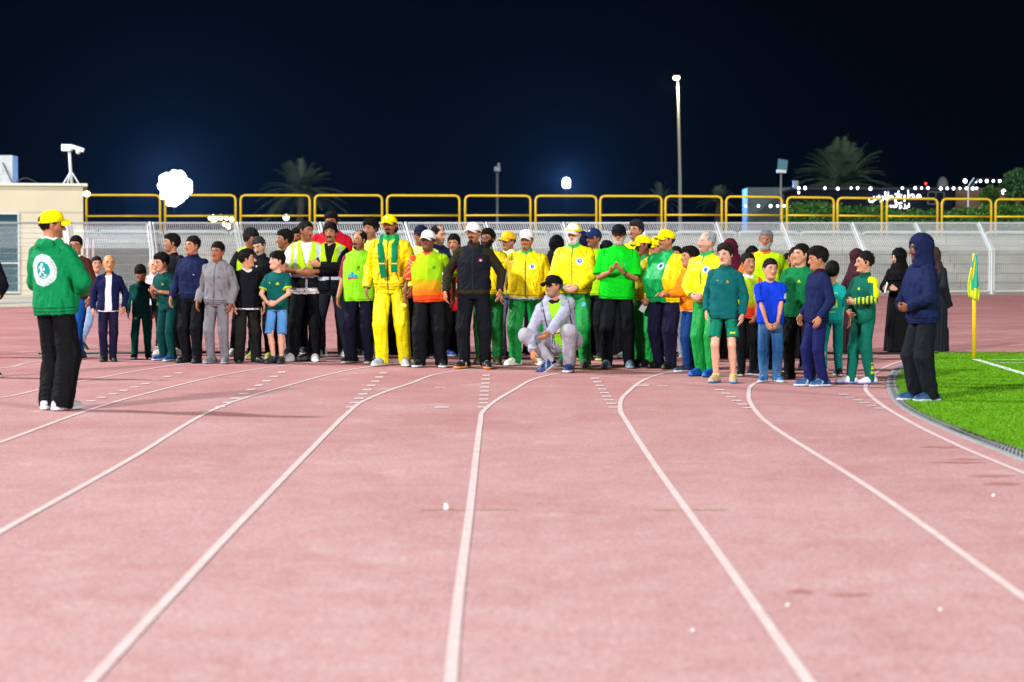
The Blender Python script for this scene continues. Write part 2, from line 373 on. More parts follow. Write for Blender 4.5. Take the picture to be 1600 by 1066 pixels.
# ------------------------------------------------------------------ terraces behind the fence
Yb0, Yb1, Xb0, Xb1 = 84.5, 88.0, -40.0, 42.0
def bY(x): return Yb0 + (Yb1 - Yb0) * (x + 20) / 42
tb = MB(); nst = 6; rise = .36; tread = .62
X0 = AT(134, 400, 80).x
for k in range(nst):
    y0 = -(nst - k) * tread
    tb_x0, tb_x1 = -22.5, Xb1
    za, zb = rise * k, rise * (k + 1)
    a = Vector((tb_x0, bY(tb_x0) + y0, 0)); b = Vector((tb_x1, bY(tb_x1) + y0, 0))
    up = Vector((0, 0, 1)); bk = Vector((0, tread, 0))
    tb.quad(a + up * za, b + up * za, b + up * zb, a + up * zb)
    tb.quad(a + up * zb, b + up * zb, b + up * zb + bk, a + up * zb + bk)
    # rounded nosing that catches light
    tb.tube([a + up * (zb - .02) + Vector((0, -.012, 0)), b + up * (zb - .02) + Vector((0, -.012, 0))], .028, 6)
zt = rise * nst
a = Vector((-22.5, bY(-22.5), zt)); b = Vector((Xb1, bY(Xb1), zt))
tb.quad(a, b, b + Vector((0, 6, 0)), a + Vector((0, 6, 0)))
M['step'] = mat('weathered_concrete_steps', (.275, .27, .235), .85, var=.25, vscale=.55, bump=.3, bscale=9)
tag(tb.build('terrace_steps', M['step']), 'long grey concrete spectator terrace of six steps behind the white fence', 'terrace')
jm = MB(); rj = random.Random(6)
for jx in np.arange(-20.5, 34, 4.2):
    for k in range(nst):
        yy = bY(jx) - (nst - k) * tread - .004; jm.box((jx + rj.uniform(-.05, .05), yy, rise * (k + .5)), (.022, .006, rise - .06))
ts_ = bpy.data.objects['terrace_steps']; jm.build('expansion_joint', mat('joint_filler', (.12, .115, .10), .9), None).parent = ts_
# low rounded seat backs along the top row (pale scalloped line)
sc = MB()
x = -21.0; nseat = 0
seatroot = empty('seat_row', (-21, bY(-21) - .5, zt)); tag(seatroot, 'row of pale plastic bench seats along the top terrace step', 'seating')
M['pale'] = mat('pale_grey_plastic', (.40, .43, .42), .55, var=.12, vscale=1)
while x < 30:
    x2 = x + 2.5
    p = Vector((x, bY(x) - .32, zt + .10)); q = Vector((x2 - .08, bY(x2) - .32, zt + .10))
    mb = MB(); mb.tube([p + Vector((0, 0, -.06)), p.lerp(q, .03), p.lerp(q, .06) + Vector((0, 0, .03)), p.lerp(q, .94) + Vector((0, 0, .03)), p.lerp(q, .97), q + Vector((0, 0, -.06))], .07, 6)
    if True: mb.build('bench_seat', M['pale'], seatroot, smooth=True)
    x = x2; nseat += 1

# yellow guard rails on top of the terrace: one bent frame per panel with a mid rail
RP = [(135, 250), (258, 368), (376, 484), (492, 597), (605, 718), (727, 829), (837, 932), (938, 1034), (1040, 1128), (1135, 1222), (1230, 1303), (1309, 1378), (1386, 1465), (1472, 1549), (1556, 1640)]
RW = ['beside the beige building corner', 'just right of the bright floodlight cluster', 'in front of the left palm tree', 'right of the left palm tree, above the red hoodie', 'above the man in the full yellow tracksuit', 'left of the central small floodlight', 'with the central small floodlight behind it', 'right of the central small floodlight', 'crossed by the tall street lamp post', 'in front of the grey corrugated shed', 'just right of the thin solar panel pole', 'right below the large palm tree crown', 'under the lit Arabic lettering', 'with the slanted white solar lamp behind it', 'cut by the right edge of the photo']
ztop = lambda px: np.interp(px, [100, 600, 1100, 1250, 1400, 1640], [305, 305.5, 307, 308.5, 310.5, 312])
zmid = lambda px: np.interp(px, [100, 600, 1100, 1250, 1400, 1640], [338, 337, 336, 336.5, 338, 339])
for x0, x1 in RP:
    Ya = bY(AT(x0, 305, 85).x) + .25; Yc = bY(AT(x1, 305, 85).x) + .25
    A = AT(x0, ztop(x0), Ya); Bq = AT(x1, ztop(x1), Yc); Am = AT(x0, zmid(x0), Ya); Bm_ = AT(x1, zmid(x1), Yc)
    root = empty('guard_rail', (A.x, A.y, zt)); d = (Bq - A).normalized() * .16; dz = Vector((0, 0, .16))
    tag(root, 'yellow tubular guard rail panel ' + RW[RP.index((x0, x1))], 'railing', 'yellow railing panels along the terrace')
    fr = MB(); fr.tube([Vector((A.x, A.y, zt)), A - dz, A - dz * .3 + d * .3, A + d, Bq - d, Bq - dz * .3 - d * .3, Bq - dz, Vector((Bq.x, Bq.y, zt))], .045, 8)
    fr.build('frame', M['yellow_metal'], root, smooth=True)
    md = MB(); md.tube([Am, Bm_], .036, 8); md.build('mid_rail', M['yellow_metal'], root, smooth=True)

# ------------------------------------------------------------------ white mesh fence round the track (upper part leans back)
FW = ['running out of the left edge of the photo', 'in front of the dark building window', 'behind the man in the brown sweater', 'behind the teen in the navy jacket', 'behind the curly haired man in a lime vest', 'behind the men in lime vests', 'behind the tall man in the full yellow tracksuit', 'behind the man in the white cap and glasses', 'behind the crouching man in grey', 'behind the clapping man in the bright green polo', 'behind the grey haired man in profile', 'behind the smiling bearded man in lime', 'behind the boy in the green and yellow tracksuit', 'behind the tall figure in the navy hood', 'behind the corner flag']
topx = lambda i, x: x - np.interp(x, [0, 237, 640, 1132, 1549], [5, 6, 12, 15, 20])
for i in range(len(FB) - 1):
    (x0, y0), (x1, y1) = FB[i], FB[i + 1]
    g0, g1 = fence_line[i], fence_line[i + 1]
    d0 = 4.0
    def frame_pts(xa, ya, g):
        kn_ = AT(xa, 391 if xa > 1000 else 388, g.y); kn_.x = g.x
        # leaning part: goes away from the track by .32 m
        lean_dir = Vector((-.35, 1, 0)).normalized()
        tp = AT(topx(0, xa), 348.5, g.y + .35); return kn_, tp
    k0, t0_ = frame_pts(x0 + 5, y0, g0.lerp(g1, .035)); k1, t1_ = frame_pts(x1 - 5, y1, g0.lerp(g1, .965))
    gg0 = g0.lerp(g1, .035); gg1 = g0.lerp(g1, .965)
    k0.x, k0.y = gg0.x, gg0.y; k1.x, k1.y = gg1.x, gg1.y
    shift = g0.lerp(g1, .035) - g0
    t0_ = AT(topx(0, x0) + (x1 - x0) * .035, 348.5, gg0.y + .35); t1_ = AT(topx(0, x1) - (x1 - x0) * .035, 348.5, gg1.y + .35)
    root = empty('fence_panel', (g0.x, g0.y, 0)); tag(root, 'white mesh fence panel ' + FW[i], 'fence', 'white mesh fence panels round the track')
    b0 = Vector((gg0.x, gg0.y, .10)); b1 = Vector((gg1.x, gg1.y, .10))
    fr = MB(); fr.tube([b0, k0, t0_, t1_, k1, b1], .030, 6, cap=False); fr.tube([b1, b0], .024, 6)
    fr.build('frame', M['white_metal'], root, smooth=False)
    ms = MB(); Lp = (gg1 - gg0).length; nw = int(Lp / .080); wr_ = .0050 if i > 1 else .002
    for j in range(1, nw):
        t = j / nw; ms.tube([b0.lerp(b1, t), k0.lerp(k1, t)], wr_, 3, cap=False); ms.tube([k0.lerp(k1, t), t0_.lerp(t1_, t)], wr_ * 2.4, 3, cap=False)
    hz = [.35, .6, .85, 1.1, 1.35, 1.55] if i > 1 else [.22, .42, .62, .82, 1.02, 1.22, 1.42, 1.6]
    for z in hz:
        f = (z - .1) / (k0.z - .1); ms.tube([b0.lerp(k0, f), b1.lerp(k1, f)], (.005 if i > 2 else .007), 3, cap=False)
    for f in ((.33, .66) if i > 2 else (.2, .4, .6, .8)): ms.tube([k0.lerp(t0_, f), k1.lerp(t1_, f)], (.006 if i > 2 else .007), 3, cap=False)
    ms.build('mesh', M['white_metal'], root)
    if i < len(FB) - 1:
        ps = MB(); kp = Vector((g0.x, g0.y, k0.z)); tp = AT(topx(0, x0), 347.5, g0.y + .36)
        ps.tube([Vector((g0.x, g0.y, 0)), kp, tp], .042, 8); ps.box((g0.x, g0.y, .01), (.18, .18, .02)); ps.build('post', M['white_metal'], root, smooth=False)

# ------------------------------------------------------------------ beige building at the left
YB = 76.0
bl = AT(-60, 461, YB); br_ = AT(131, 461, YB); tp = AT(131, 291, YB).z
bld = empty('building', (br_.x, YB, 0)); tag(bld, 'flat roofed beige rendered building at the left end of the terrace', 'building')
x0 = br_.x - 16; wx0 = AT(33, 400, YB).x; wz0 = AT(33, 486, YB).z; wz1 = AT(33, 333, YB).z; wz0 = max(.05, wz0)
mb = MB(); mb.box(((wx0 + br_.x) / 2, YB + 3, tp / 2), (br_.x - wx0, 6, tp)); mb.box(((x0 + wx0) / 2, YB + 3, (tp + wz1) / 2), (wx0 - x0, 6, tp - wz1)); mb.box(((x0 + wx0) / 2, YB + 3.2, wz1 / 2), (wx0 - x0, 5.6, wz1 - .004))
mb.build('wall', M['beige'], bld)
mb = MB(); mb.box(((x0 + br_.x) / 2 + .05, YB + 3, tp + .045), (br_.x - x0 + .22, 6.2, .09)); mb.build('roof', mat('pale_coping', (.66, .62, .5), .8), bld, bevel=.01)
win = MB(); win.box((wx0 - 3.2, YB + .10, (wz0 + wz1) / 2), (6.3, .06, wz1 - wz0 - .1)); wn = win.build('window', M['glass'], bld)
fr = MB()
for xx in (wx0 - .03, wx0 - 1.3, wx0 - 2.6, wx0 - 3.9, wx0 - 5.2): fr.box((xx, YB + .02, (wz0 + wz1) / 2), (.06, .12, wz1 - wz0))
fr.box((wx0 - 3.2, YB + .02, wz1 - .03), (6.4, .10, .06)); fr.box((wx0 - 3.2, YB + .02, wz0 + .03), (6.4, .10, .06)); fr.box((wx0 - 3.2, YB + .03, 1.1), (6.4, .08, .05))
fo = fr.build('window_frame', M['frame'], wn); fo.parent = wn; fo.location = (0, 0, 0)
jn = MB(); zj = AT(100, 332, YB).z; jn.box(((wx0 + br_.x) / 2, YB - .004, zj), (br_.x - wx0, .012, .025)); jn.box((wx0 + .9, YB - .004, zj / 2), (.015, .012, zj)); jn.build('wall_joint', mat('joint_shadow_gap', (.35, .31, .24), .9), bld); bld.rotation_euler.z = R(11.3)
pp = MB(); q = AT(137, 400, YB - .3); pp.tube([Vector((q.x, YB - .3, 0)), Vector((q.x, YB - .3, 2.0))], .05, 8); pp.tube([Vector((q.x + .2, YB - .3, 0)), Vector((q.x + .2, YB - .3, 1.9))], .035, 8); tag(pp.build('pipe', mat('pinkish_pipe', (.45, .30, .27), .6), smooth=True), 'pair of pinkish upright pipes at the corner of the beige building', 'pipe')
# warm wall lamp on the corner
q = AT(133.5, 303, YB + .3); lm = empty('wall_lamp', q); tag(lm, 'small warm lit wall lamp on the corner of the beige building', 'lamp')
mb = MB(); mb.box(q + Vector((-.06, 0, -.02)), (.10, .12, .10)); mb.build('housing', M['dark_metal'], lm)
M['warm'] = mat('warm_lit_lamp', (1.0, .72, .36), .5, emit=6); mb = MB(); mb.ball(q + Vector((.05, -.05, 0)), .11, 10, 8, (1.25, .8, .9)); mb.build('lamp_glass', M['warm'], lm, smooth=True)
# air conditioning cabinet
p0 = AT(-14, 287, YB + 1); p1 = AT(20, 243, YB + 1); ac = empty('air_conditioner', ((p0.x + p1.x) / 2, YB + 1.4, tp + .09)); tag(ac, 'grey air conditioning cabinet standing on the roof of the beige building', 'air conditioner')
mb = MB(); mb.box(((p0.x + p1.x) / 2, YB + 1.4, (tp + .12 + p1.z) / 2), (p1.x - p0.x, .8, p1.z - tp - .10)); mb.build('casing', M['grey_metal'], ac, bevel=.02)
mb = MB(); mb.box((p1.x - .42, YB + .992, (tp + p1.z) / 2 + .05), (.10, .02, .28)); mb.build('label_plate', M['pale'], ac)
mb = MB(); mb.tube(spline([(p1.x - .35, YB + .96, p1.z - .25), (p1.x - .15, YB + .9, tp + .45), (p1.x + .05, YB + .9, tp + .14), (p1.x + .45, YB + .95, tp + .32), (p1.x + .9, YB + 1, tp + .12)], 6), .02, 6); mb.build('hose', M['dark_metal'], ac, smooth=True)
# roof camera on a tripod mast
q = AT(112, 288, YB + .6); hz = AT(112, 232, YB + .6).z; cm = empty('security_camera', (q.x, YB + .6, tp + .09)); tag(cm, 'white security camera on a tripod mast on the building roof', 'camera')
mb = MB(); mb.tube([(q.x, YB + .6, tp + .09), (q.x - .08, YB + .6, hz)], .055, 8); mb.build('mast', M['white_metal'], cm, smooth=True)
mb = MB()
for dx, dy in ((-.28, -.1), (.28, -.1), (0, .3), (-.1, -.25)): mb.tube([(q.x + dx, YB + .6 + dy, tp + .09), (q.x - .02, YB + .6, tp + .55)], .024, 6)
mb.build('leg_brace', M['white_metal'], cm)
mb = MB(); mb.box((q.x - .16, YB + .6, hz + .02), (.34, .3, .24)); mb.build('junction_box', M['white_metal'], cm, bevel=.02)
mb = MB(); mb.box((q.x + .22, YB + .55, hz + .0), (.48, .16, .14), Matrix.Rotation(R(18), 3, 'Y')); mb.ball((q.x + .26, YB + .5, hz - .12), .09, 10, 8); mb.build('camera_head', M['white_metal'], cm)

# ------------------------------------------------------------------ corner flag
q = G(1522, 562); fl = empty('corner_flag', q); tag(fl, 'corner flag with yellow pole and teal and yellow cloth on the turf corner', 'flag')
tpz = AT(1522, 396, q.y).z; mb = MB(); mb.tube([(q.x, q.y, 0.02), (q.x - .01, q.y, tpz)], .026, 10); mb.build('pole', M['yellow_metal'], fl, smooth=True)
mb = MB(); nu, nv = 12, 16; s_ = F / q.y
for i in range(nu + 1):
    for j in range(nv + 1):
        a = i / nu; t = j / nv
        wd = (.035 + .105 * min(1, t * 1.5)) * (1 if t < .9 else 1 - (t - .9) * 2.5); xx = q.x - .045 * math.sin(t * 2.2) + (a - .35) * wd * 1.15; yy = q.y - .035 * math.sin(a * 9 + t * 3) * (0.4 + t) - .03
        mb.v.append(Vector((xx, yy, tpz - .01 - t * .56 - .05 * a * t)))
for i in range(nu):
    for j in range(nv):
        b = i * (nv + 1) + j; mb.f.append((b, b + 1, b + nv + 2, b + nv + 1))
fo = mb.build('cloth', mat('teal_flag_cloth', (.02, .42, .33), .6), fl, smooth=True)
fo.data.materials.append(mat('yellow_flag_cloth', (.75, .80, .03), .6))
for k, pl in enumerate(fo.data.polygons):
    i, j = divmod(k, nv)
    if i < 4 - j * .0 and j > 4 or j > 13 - i * .2: pl.material_index = 1
so = fo.modifiers.new('thickness', 'SOLIDIFY'); so.thickness = .004
# litter and chalk bits on the track
for x, y, r_, wh in ((697, 797, .018, 'between the two middle lane lines'), (1231, 948, .009, 'beside the bottom right lane line'), (1082, 988, .009, 'near the bottom edge'), (1469, 955, .008, 'near the right lane line'), (1552, 777, .012, 'close to the curved kerb')):
    q = G(x, y); mb = MB(); rg = random.Random(3)
    mb.ball(q + Vector((0, 0, r_ * .9)), r_, 7, 5, (.8, .9, 1.2 if r_ > .015 else .6)); 
    for v in mb.v: v += Vector((rg.uniform(-.3, .3), rg.uniform(-.3, .3), rg.uniform(-.2, .2))) * r_
    tag(mb.build('litter', M['paper']), 'tiny white scrap of litter on the track ' + wh, 'litter')
# ------------------------------------------------------------------ beyond the terrace
M['frond'].node_tree.nodes['Principled BSDF'].inputs['Roughness'].default_value = .6
M['white_lit'] = mat('lit_white_lamp', (.85, .92, 1.0), .5, emit=14)
M['white_lit2'] = mat('lit_white_bulb', (.86, .9, 1.0), .5, emit=7)
M['warm2'] = mat('lit_warm_bulb', (1.0, .78, .35), .5, emit=6)
M['sign'] = mat('lit_sign_letters', (.95, .97, 1.0), .5, emit=3.2)

def palm(px, ytop, ybase, Y, span_px, nf, seed, label, m='frond'):
    rg = random.Random(seed); top = AT(px, ybase, Y); s_ = F / Y; Lf = span_px / s_ / 2
    root = empty('palm_tree', (top.x, Y, 0)); tag(root, label, 'palm tree', 'palm trees beyond the terrace')
    mb = MB(); pts = [Vector((top.x + .1 * math.sin(i), Y, top.z * i / 8)) for i in range(9)]; pts[0].z = 0
    mb.tube(pts, [.32 - .012 * i + (.03 if i % 2 else 0) for i in range(9)], 10); mb.build('trunk', M['trunk'], root, smooth=True)
    fm = MB(); c = Vector((top.x, Y, top.z)); hgt = AT(px, ytop, Y).z - top.z
    for k in range(nf):
        az = k * 2.39996 + rg.uniform(-.2, .2); el_ = math.radians(rg.choice([82, 68, 55, 42, 30, 16, 2, -14]) + rg.uniform(-7, 7))
        Lk = Lf * rg.uniform(.9, 1.12) * (1 if el_ < .9 else hgt / Lf * .95); dh = Vector((math.cos(az), math.sin(az), 0))
        P = []; n = 12
        for i in range(n + 1):
            t = i / n; drop = (t ** 2.1) * Lk * (.42 + .35 * math.cos(el_)) * .8
            P.append(c + dh * (math.cos(el_) * Lk * t + .08) + Vector((0, 0, math.sin(el_) * Lk * t - drop * .75)))
        fm.tube(P, [.035 * (1 - .8 * i / n) for i in range(n + 1)], 4, cap=False)
        side = Vector((-dh.y, dh.x, 0))
        for i in range(2, n * 4):
            t = i / (n * 4); q = t * n; a = int(q); p = P[a].lerp(P[min(a + 1, n)], q - a); d = (P[min(a + 1, n)] - P[max(a - 0, 0)]).normalized() if a < n else (P[n] - P[n - 1]).normalized()
            ll = Lk * .21 * (math.sin(math.pi * min(1, t * .93 + .10)) ** .6) * rg.uniform(.8, 1.1)
            for sg in (-1, 1):
                v = (side * sg * .75 + d * .62 + Vector((0, 0, rg.uniform(-.1, .32)))).normalized() * ll; wv = d * .028
                tip = p + v - Vector((0, 0, ll * .18)); i0 = len(fm.v); fm.v += [p - wv, p + wv, tip]; fm.f.append((i0, i0 + 1, i0 + 2))
    fm.build('fronds', M[m], root)
palm(1315, 178, 288, 125, 176, 84, 5, 'large palm tree with a full crown standing over the string lights')
palm(470, 222, 300, 150, 150, 56, 7, 'dim palm tree rising above the railing left of the centre')
palm(1032, 272, 312, 165, 74, 26, 9, 'faint palm tree crown just left of the tall street lamp')
palm(1122, 278, 314, 165, 66, 24, 13, 'faint palm tree crown just right of the tall street lamp')
palm(1260, 284, 330, 175, 60, 18, 15, 'small dim palm tree behind the solar panel pole')

def leaf_mass(name, boxes, n, size, m, label, cat, seed, trunk=None):
    rg = random.Random(seed); mb = MB(); x0 = sum(b[0].x for b in boxes) / len(boxes); y0 = boxes[0][0].y
    root = empty(name, (x0, y0, 0)); tag(root, label, cat)
    tot = sum(b[1] for b in boxes)
    for c, r_, sq in boxes:
        k = int(n * r_ / tot)
        for _ in range(k):
            # points near the surface of lumpy clumps
            d = Vector((rg.gauss(0, 1), rg.gauss(0, 1), rg.gauss(0, 1))).normalized(); rr = r_ * (1 - .5 * rg.random() ** 2) * (1 + .18 * math.sin(d.x * 7 + c.x) * math.sin(d.z * 6))
            p = c + Vector((d.x * rr, d.y * rr, d.z * rr * sq)); a = Vector((rg.gauss(0, 1), rg.gauss(0, 1), rg.gauss(0, 1))).normalized(); b = a.cross(Vector((rg.gauss(0, 1), rg.gauss(0, 1), rg.gauss(0, 1)))).normalized(); ss = size * rg.uniform(.6, 1.3)
            i0 = len(mb.v); mb.v += [p - a * ss, p + b * ss * .5, p + a * ss, p - b * ss * .5]; mb.f.append((i0, i0 + 1, i0 + 2, i0 + 3))
    mb.build('crown' if trunk else 'foliage', m, root)
    st = MB()
    for c, r_, sq in boxes[::max(1, len(boxes) // 12)]: st.tube([Vector((c.x, c.y, 0)), c], [.07, .03], 5)
    st.build('trunk' if trunk else 'stems', M['trunk'], root)
rg = random.Random(77)
# clipped hedge behind the railing, in separate shrubs
shr = [(1232, 1312, 318), (1306, 1388, 322), (1384, 1440, 331), (1436, 1512, 330), (1508, 1570, 323), (1566, 1640, 320)]
for i, (a, b, yt) in enumerate(shr):
    bx = []; Y = 96 + (i % 2) * .5
    x = a
    while x < b:
        p = AT(x, yt + rg.uniform(-2, 5), Y); r_ = rg.uniform(.34, .5); bx.append((Vector((p.x, Y + rg.uniform(-.3, .3), p.z - r_ * .8)), r_, 1.0)); bx.append((Vector((p.x, Y + rg.uniform(-.3, .3), p.z - r_ * 2.1)), r_ * 1.1, 1.0)); x += 9
        bx.append((Vector((p.x + .1, Y, p.z - r_ * 3.4)), r_ * 1.2, 1.0))
    where = ['below the large palm tree', 'under the left end of the lit Arabic sign', 'under the lit Arabic sign', 'around the slanted white lamp pole', 'under the two warm lamps', 'at the photo right edge'][i]
    leaf_mass('hedge', bx, 5200, .075, M['leaf'], 'green hedge shrub behind the railing ' + where, 'hedge', 50 + i)
# taller trees at the right
bx = []
for k in range(14): p = AT(rg.uniform(1578, 1640), rg.uniform(266, 300), 104); bx.append((p, rg.uniform(.5, .8), .8))
leaf_mass('tree', bx, 3000, .12, M['dleaf'], 'dark green tree crown at the right edge above the string lights', 'tree', 91, trunk=True)
bx = []
for k in range(12): p = AT(rg.uniform(1545, 1625), rg.uniform(300, 322), 108); bx.append((p, rg.uniform(.4, .6), .8))
leaf_mass('shrub', bx, 2400, .10, M['leaf'], 'rounded green shrub between the hedge and the upper string lights', 'shrub', 92)
bx = []
for k in range(9): p = AT(rg.uniform(1270, 1345), rg.uniform(300, 330), 135); bx.append((p, rg.uniform(.6, .9), .7))
leaf_mass('bush', bx, 1600, .13, M['dleaf'], 'dark bush at the foot of the large palm tree', 'bush', 93)

# tall street lamp
Y = 128; b = AT(1063, 330, Y); t_ = AT(1059, 128, Y); r0 = empty('street_lamp', (b.x, Y, 0)); tag(r0, 'tall tapering lamp post with one warm lit head right of the centre', 'street lamp')
mb = MB(); mb.tube([(b.x, Y, 0), (b.x - .02, Y, t_.z * .5), (t_.x, Y, t_.z)], [.13, .10, .06], 10); mb.build('post', mat('lamp_post_paint', (.42, .42, .36), .5), r0, smooth=True)
hd_ = AT(1057, 122, Y); mb = MB(); mb.box(hd_ + Vector((0, 0, .11)), (.40, .30, .10)); mb.build('head', M['grey_metal'], r0, bevel=.03)
M['warmw'] = mat('warm_white_lamp', (1.0, .93, .62), .5, emit=12); mb = MB(); mb.ball(hd_, .19, 12, 8, (1, .7, .75)); mb.build('lamp_glass', M['warmw'], r0, smooth=True)
pl = bpy.data.lights.new('street_lamp_light', 'POINT'); pl.energy = 300; pl.color = (1, .9, .6); pl.shadow_soft_size = .25; po = bpy.data.objects.new('street_lamp_light', pl); C.objects.link(po); po.location = hd_ + Vector((0, -.3, -.5))

M['mast_dark'] = mat('dark_mast_paint', (.004, .004, .005), .9, spec=.05)
def floodlight(px, py, Y, wpx, hpx, lamps, label, watt, rough_edge=0.0, base_y=345):
    c = AT(px, py, Y); s_ = F / Y; root = empty('floodlight', (c.x, Y, 0)); tag(root, label, 'floodlight')
    mb = MB(); mb.tube([(c.x, Y, 0), (c.x, Y, c.z - .2)], [.08, .05], 8); mb.build('mast', M['mast_dark'], root, smooth=True)
    mb = MB(); mb.box(c + Vector((0, .22, 0)), (wpx / s_ * .7, .1, .08)); mb.box(c + Vector((0, .22, 0)), (.08, .1, hpx / s_ * .6)); mb.build('bracket', M['mast_dark'], root)
    rg = random.Random(int(px))
    for i, (dx, dz, r_) in enumerate(lamps):
        q = c + Vector((dx * wpx / s_ / 2, rg.uniform(-.05, .05), dz * hpx / s_ / 2)); rr = r_ * wpx / s_ / 2
        mb = MB(); mb.ball(q, rr, 14, 8, (1, .35, 1)); mb.build('lamp', M['white_lit'], root, smooth=True)
    ld = bpy.data.lights.new('floodlight_light', 'SPOT'); ld.spot_size = R(64); ld.spot_blend = .8; ld.energy = watt; ld.color = (.16, .42, 1); ld.shadow_soft_size = wpx / s_ / 3
    o = bpy.data.objects.new('floodlight_light', ld); C.objects.link(o); o.location = c + Vector((0, -.8, 0)); o.rotation_euler = (Vector((0, 5, 6)) - o.location).to_track_quat('-Z', 'Y').to_euler()
rg = random.Random(12); cl_ = [(0, .02, .70), (-.2, .2, .52), (.22, .2, .52), (.05, -.3, .48), (-.05, -.55, .30)]
for k in range(40):  # rim of glowing balls: bloom around the lamps built as shape
    a = k * 2.4 + rg.uniform(-.3, .3); d_ = .60 + .14 * rg.random(); cl_.append((d_ * math.cos(a), d_ * math.sin(a) * (1.02 if math.sin(a) > -.5 else 1.12), rg.uniform(.12, .24)))
floodlight(273, 293, 150, 60, 60, cl_, 'cluster of blinding blue white floodlights and their bloom above the railing at the left', 32000)
floodlight(885, 286, 150, 16, 20, [(0, .2, .8), (0, -.25, .8)], 'small round blue white floodlight on a pole near the centre', 19000)
# unlit pole lamp
Y = 150; c = AT(777, 270, Y); r0 = empty('street_lamp', (c.x, Y, 0)); tag(r0, 'dim unlit lamp pole with a small box head left of the central floodlight', 'street lamp')
mb = MB(); mb.tube([(c.x, Y, 0), (c.x, Y, c.z)], .09, 8); mb.build('post', M['grey_metal'], r0, smooth=True)
mb = MB(); mb.box(c + Vector((0, 0, .25)), (.45, .3, .36)); mb.box(c + Vector((.1, 0, .55)), (.2, .25, .25)); mb.build('head', M['grey_metal'], r0, bevel=.04)
# solar lamp poles
Y = 98; c = AT(1222, 262, Y); b = AT(1220, 350, Y); r0 = empty('solar_lamp', (b.x, Y, 0)); tag(r0, 'thin pole carrying a tilted square solar panel left of the large palm', 'solar lamp')
mb = MB(); mb.tube([(b.x, Y, 0), (b.x, Y, c.z - .2)], .04, 8); mb.build('pole', M['grey_metal'], r0, smooth=True)
mb = MB(); mb.box(c + Vector((.02, 0, .12)), (.44, .06, .58), Matrix.Rotation(R(10), 3, 'Y') @ Matrix.Rotation(R(-35), 3, 'X')); mb.build('solar_panel', mat('solar_panel_glass', (.10, .22, .26), .25), r0)
mb = MB(); mb.box(c + Vector((-.05, -.12, -.17)), (.44, .12, .15)); mb.build('battery_box', M['white_metal'], r0, bevel=.01)
Y = 99; c = AT(1513, 291, Y); r0 = empty('solar_lamp', (c.x, Y, 0)); tag(r0, 'white lamp pole with a slanted blue solar panel arm near the right edge', 'solar lamp')
mb = MB(); mb.tube([(c.x, Y, 0), (c.x, Y, c.z)], .035, 8); mb.build('pole', M['white_metal'], r0, smooth=True)
mb = MB(); e_ = AT(1522, 278, Y); mb.tube([c, e_], .03, 6); mb.build('arm', M['white_metal'], r0)
mb = MB(); mb.box(c.lerp(e_, .7) + Vector((.12, 0, -.08)), (.42, .25, .03), Matrix.Rotation(R(-52), 3, 'Y')); mb.build('solar_panel', mat('blue_panel', (.02, .10, .22), .3), r0)

# corrugated shed
Y = 118; a = AT(1169, 330, Y); b = AT(1226, 293, Y); r0 = empty('shed', ((a.x + b.x) / 2, Y, 0)); tag(r0, 'low grey corrugated metal shed behind the railing left of the solar pole', 'shed')
mb = MB(); n = 26; dx = (b.x - a.x + .9) / n; zt_ = b.z
for i in range(n):
    xx = a.x + dx * i; mb.box((xx + dx * .25, Y - (.03 if i % 2 else 0), zt_ / 2), (dx * .96, .06, zt_))
mb.box(((a.x + a.x + dx * n) / 2, Y + 1.5, zt_ / 2), (dx * n, 2.9, zt_ - .04)); mb.build('wall', mat('corrugated_sheet', (.09, .13, .14), .5, metal=.3, var=.15), r0)
mb = MB(); mb.box((b.x + .55, Y - .3, zt_ / 2 + .3), (.28, .28, zt_ + .1)); mb.build('corner_post', M['grey_metal'], r0)

# restaurant with lit Arabic lettering
Y = 112; a = AT(1248, 335, Y); b = AT(1680, 335, Y); zr = AT(1400, 297, Y).z
r0 = empty('restaurant_building', ((a.x + b.x) / 2, Y, 0)); tag(r0, 'low dark blue restaurant front with lit white Arabic lettering', 'building')
mb = MB(); mb.box(((a.x + b.x) / 2, Y + 3, zr / 2), (b.x - a.x, 6, zr)); mb.build('wall', mat('dark_blue_cladding', (.003, .005, .016), .6, var=.2, spec=.1), r0)
mb = MB(); mb.box(((a.x + b.x) / 2, Y + 3, zr + .06), (b.x - a.x + .3, 6.3, .1)); mb.build('roof', mat('roof_edge', (.02, .025, .05), .6), r0)
wf = MB()
for xx in (1450, 1462, 1475): wf.box(AT(xx, 309, Y - .1), (.05, .05, .62))
for yy in (300, 319): wf.box(AT(1462.5, yy, Y - .1), (.84, .05, .05))
wf.build('window', mat('dim_window_frame', (.10, .13, .15), .5), r0)
pf = MB(); pf.box(AT(1545, 312, Y - .3), (3.4, .3, 1.2)); pf.build('side_wall', mat('brown_wall', (.14, .09, .06), .8), r0)
ft = None
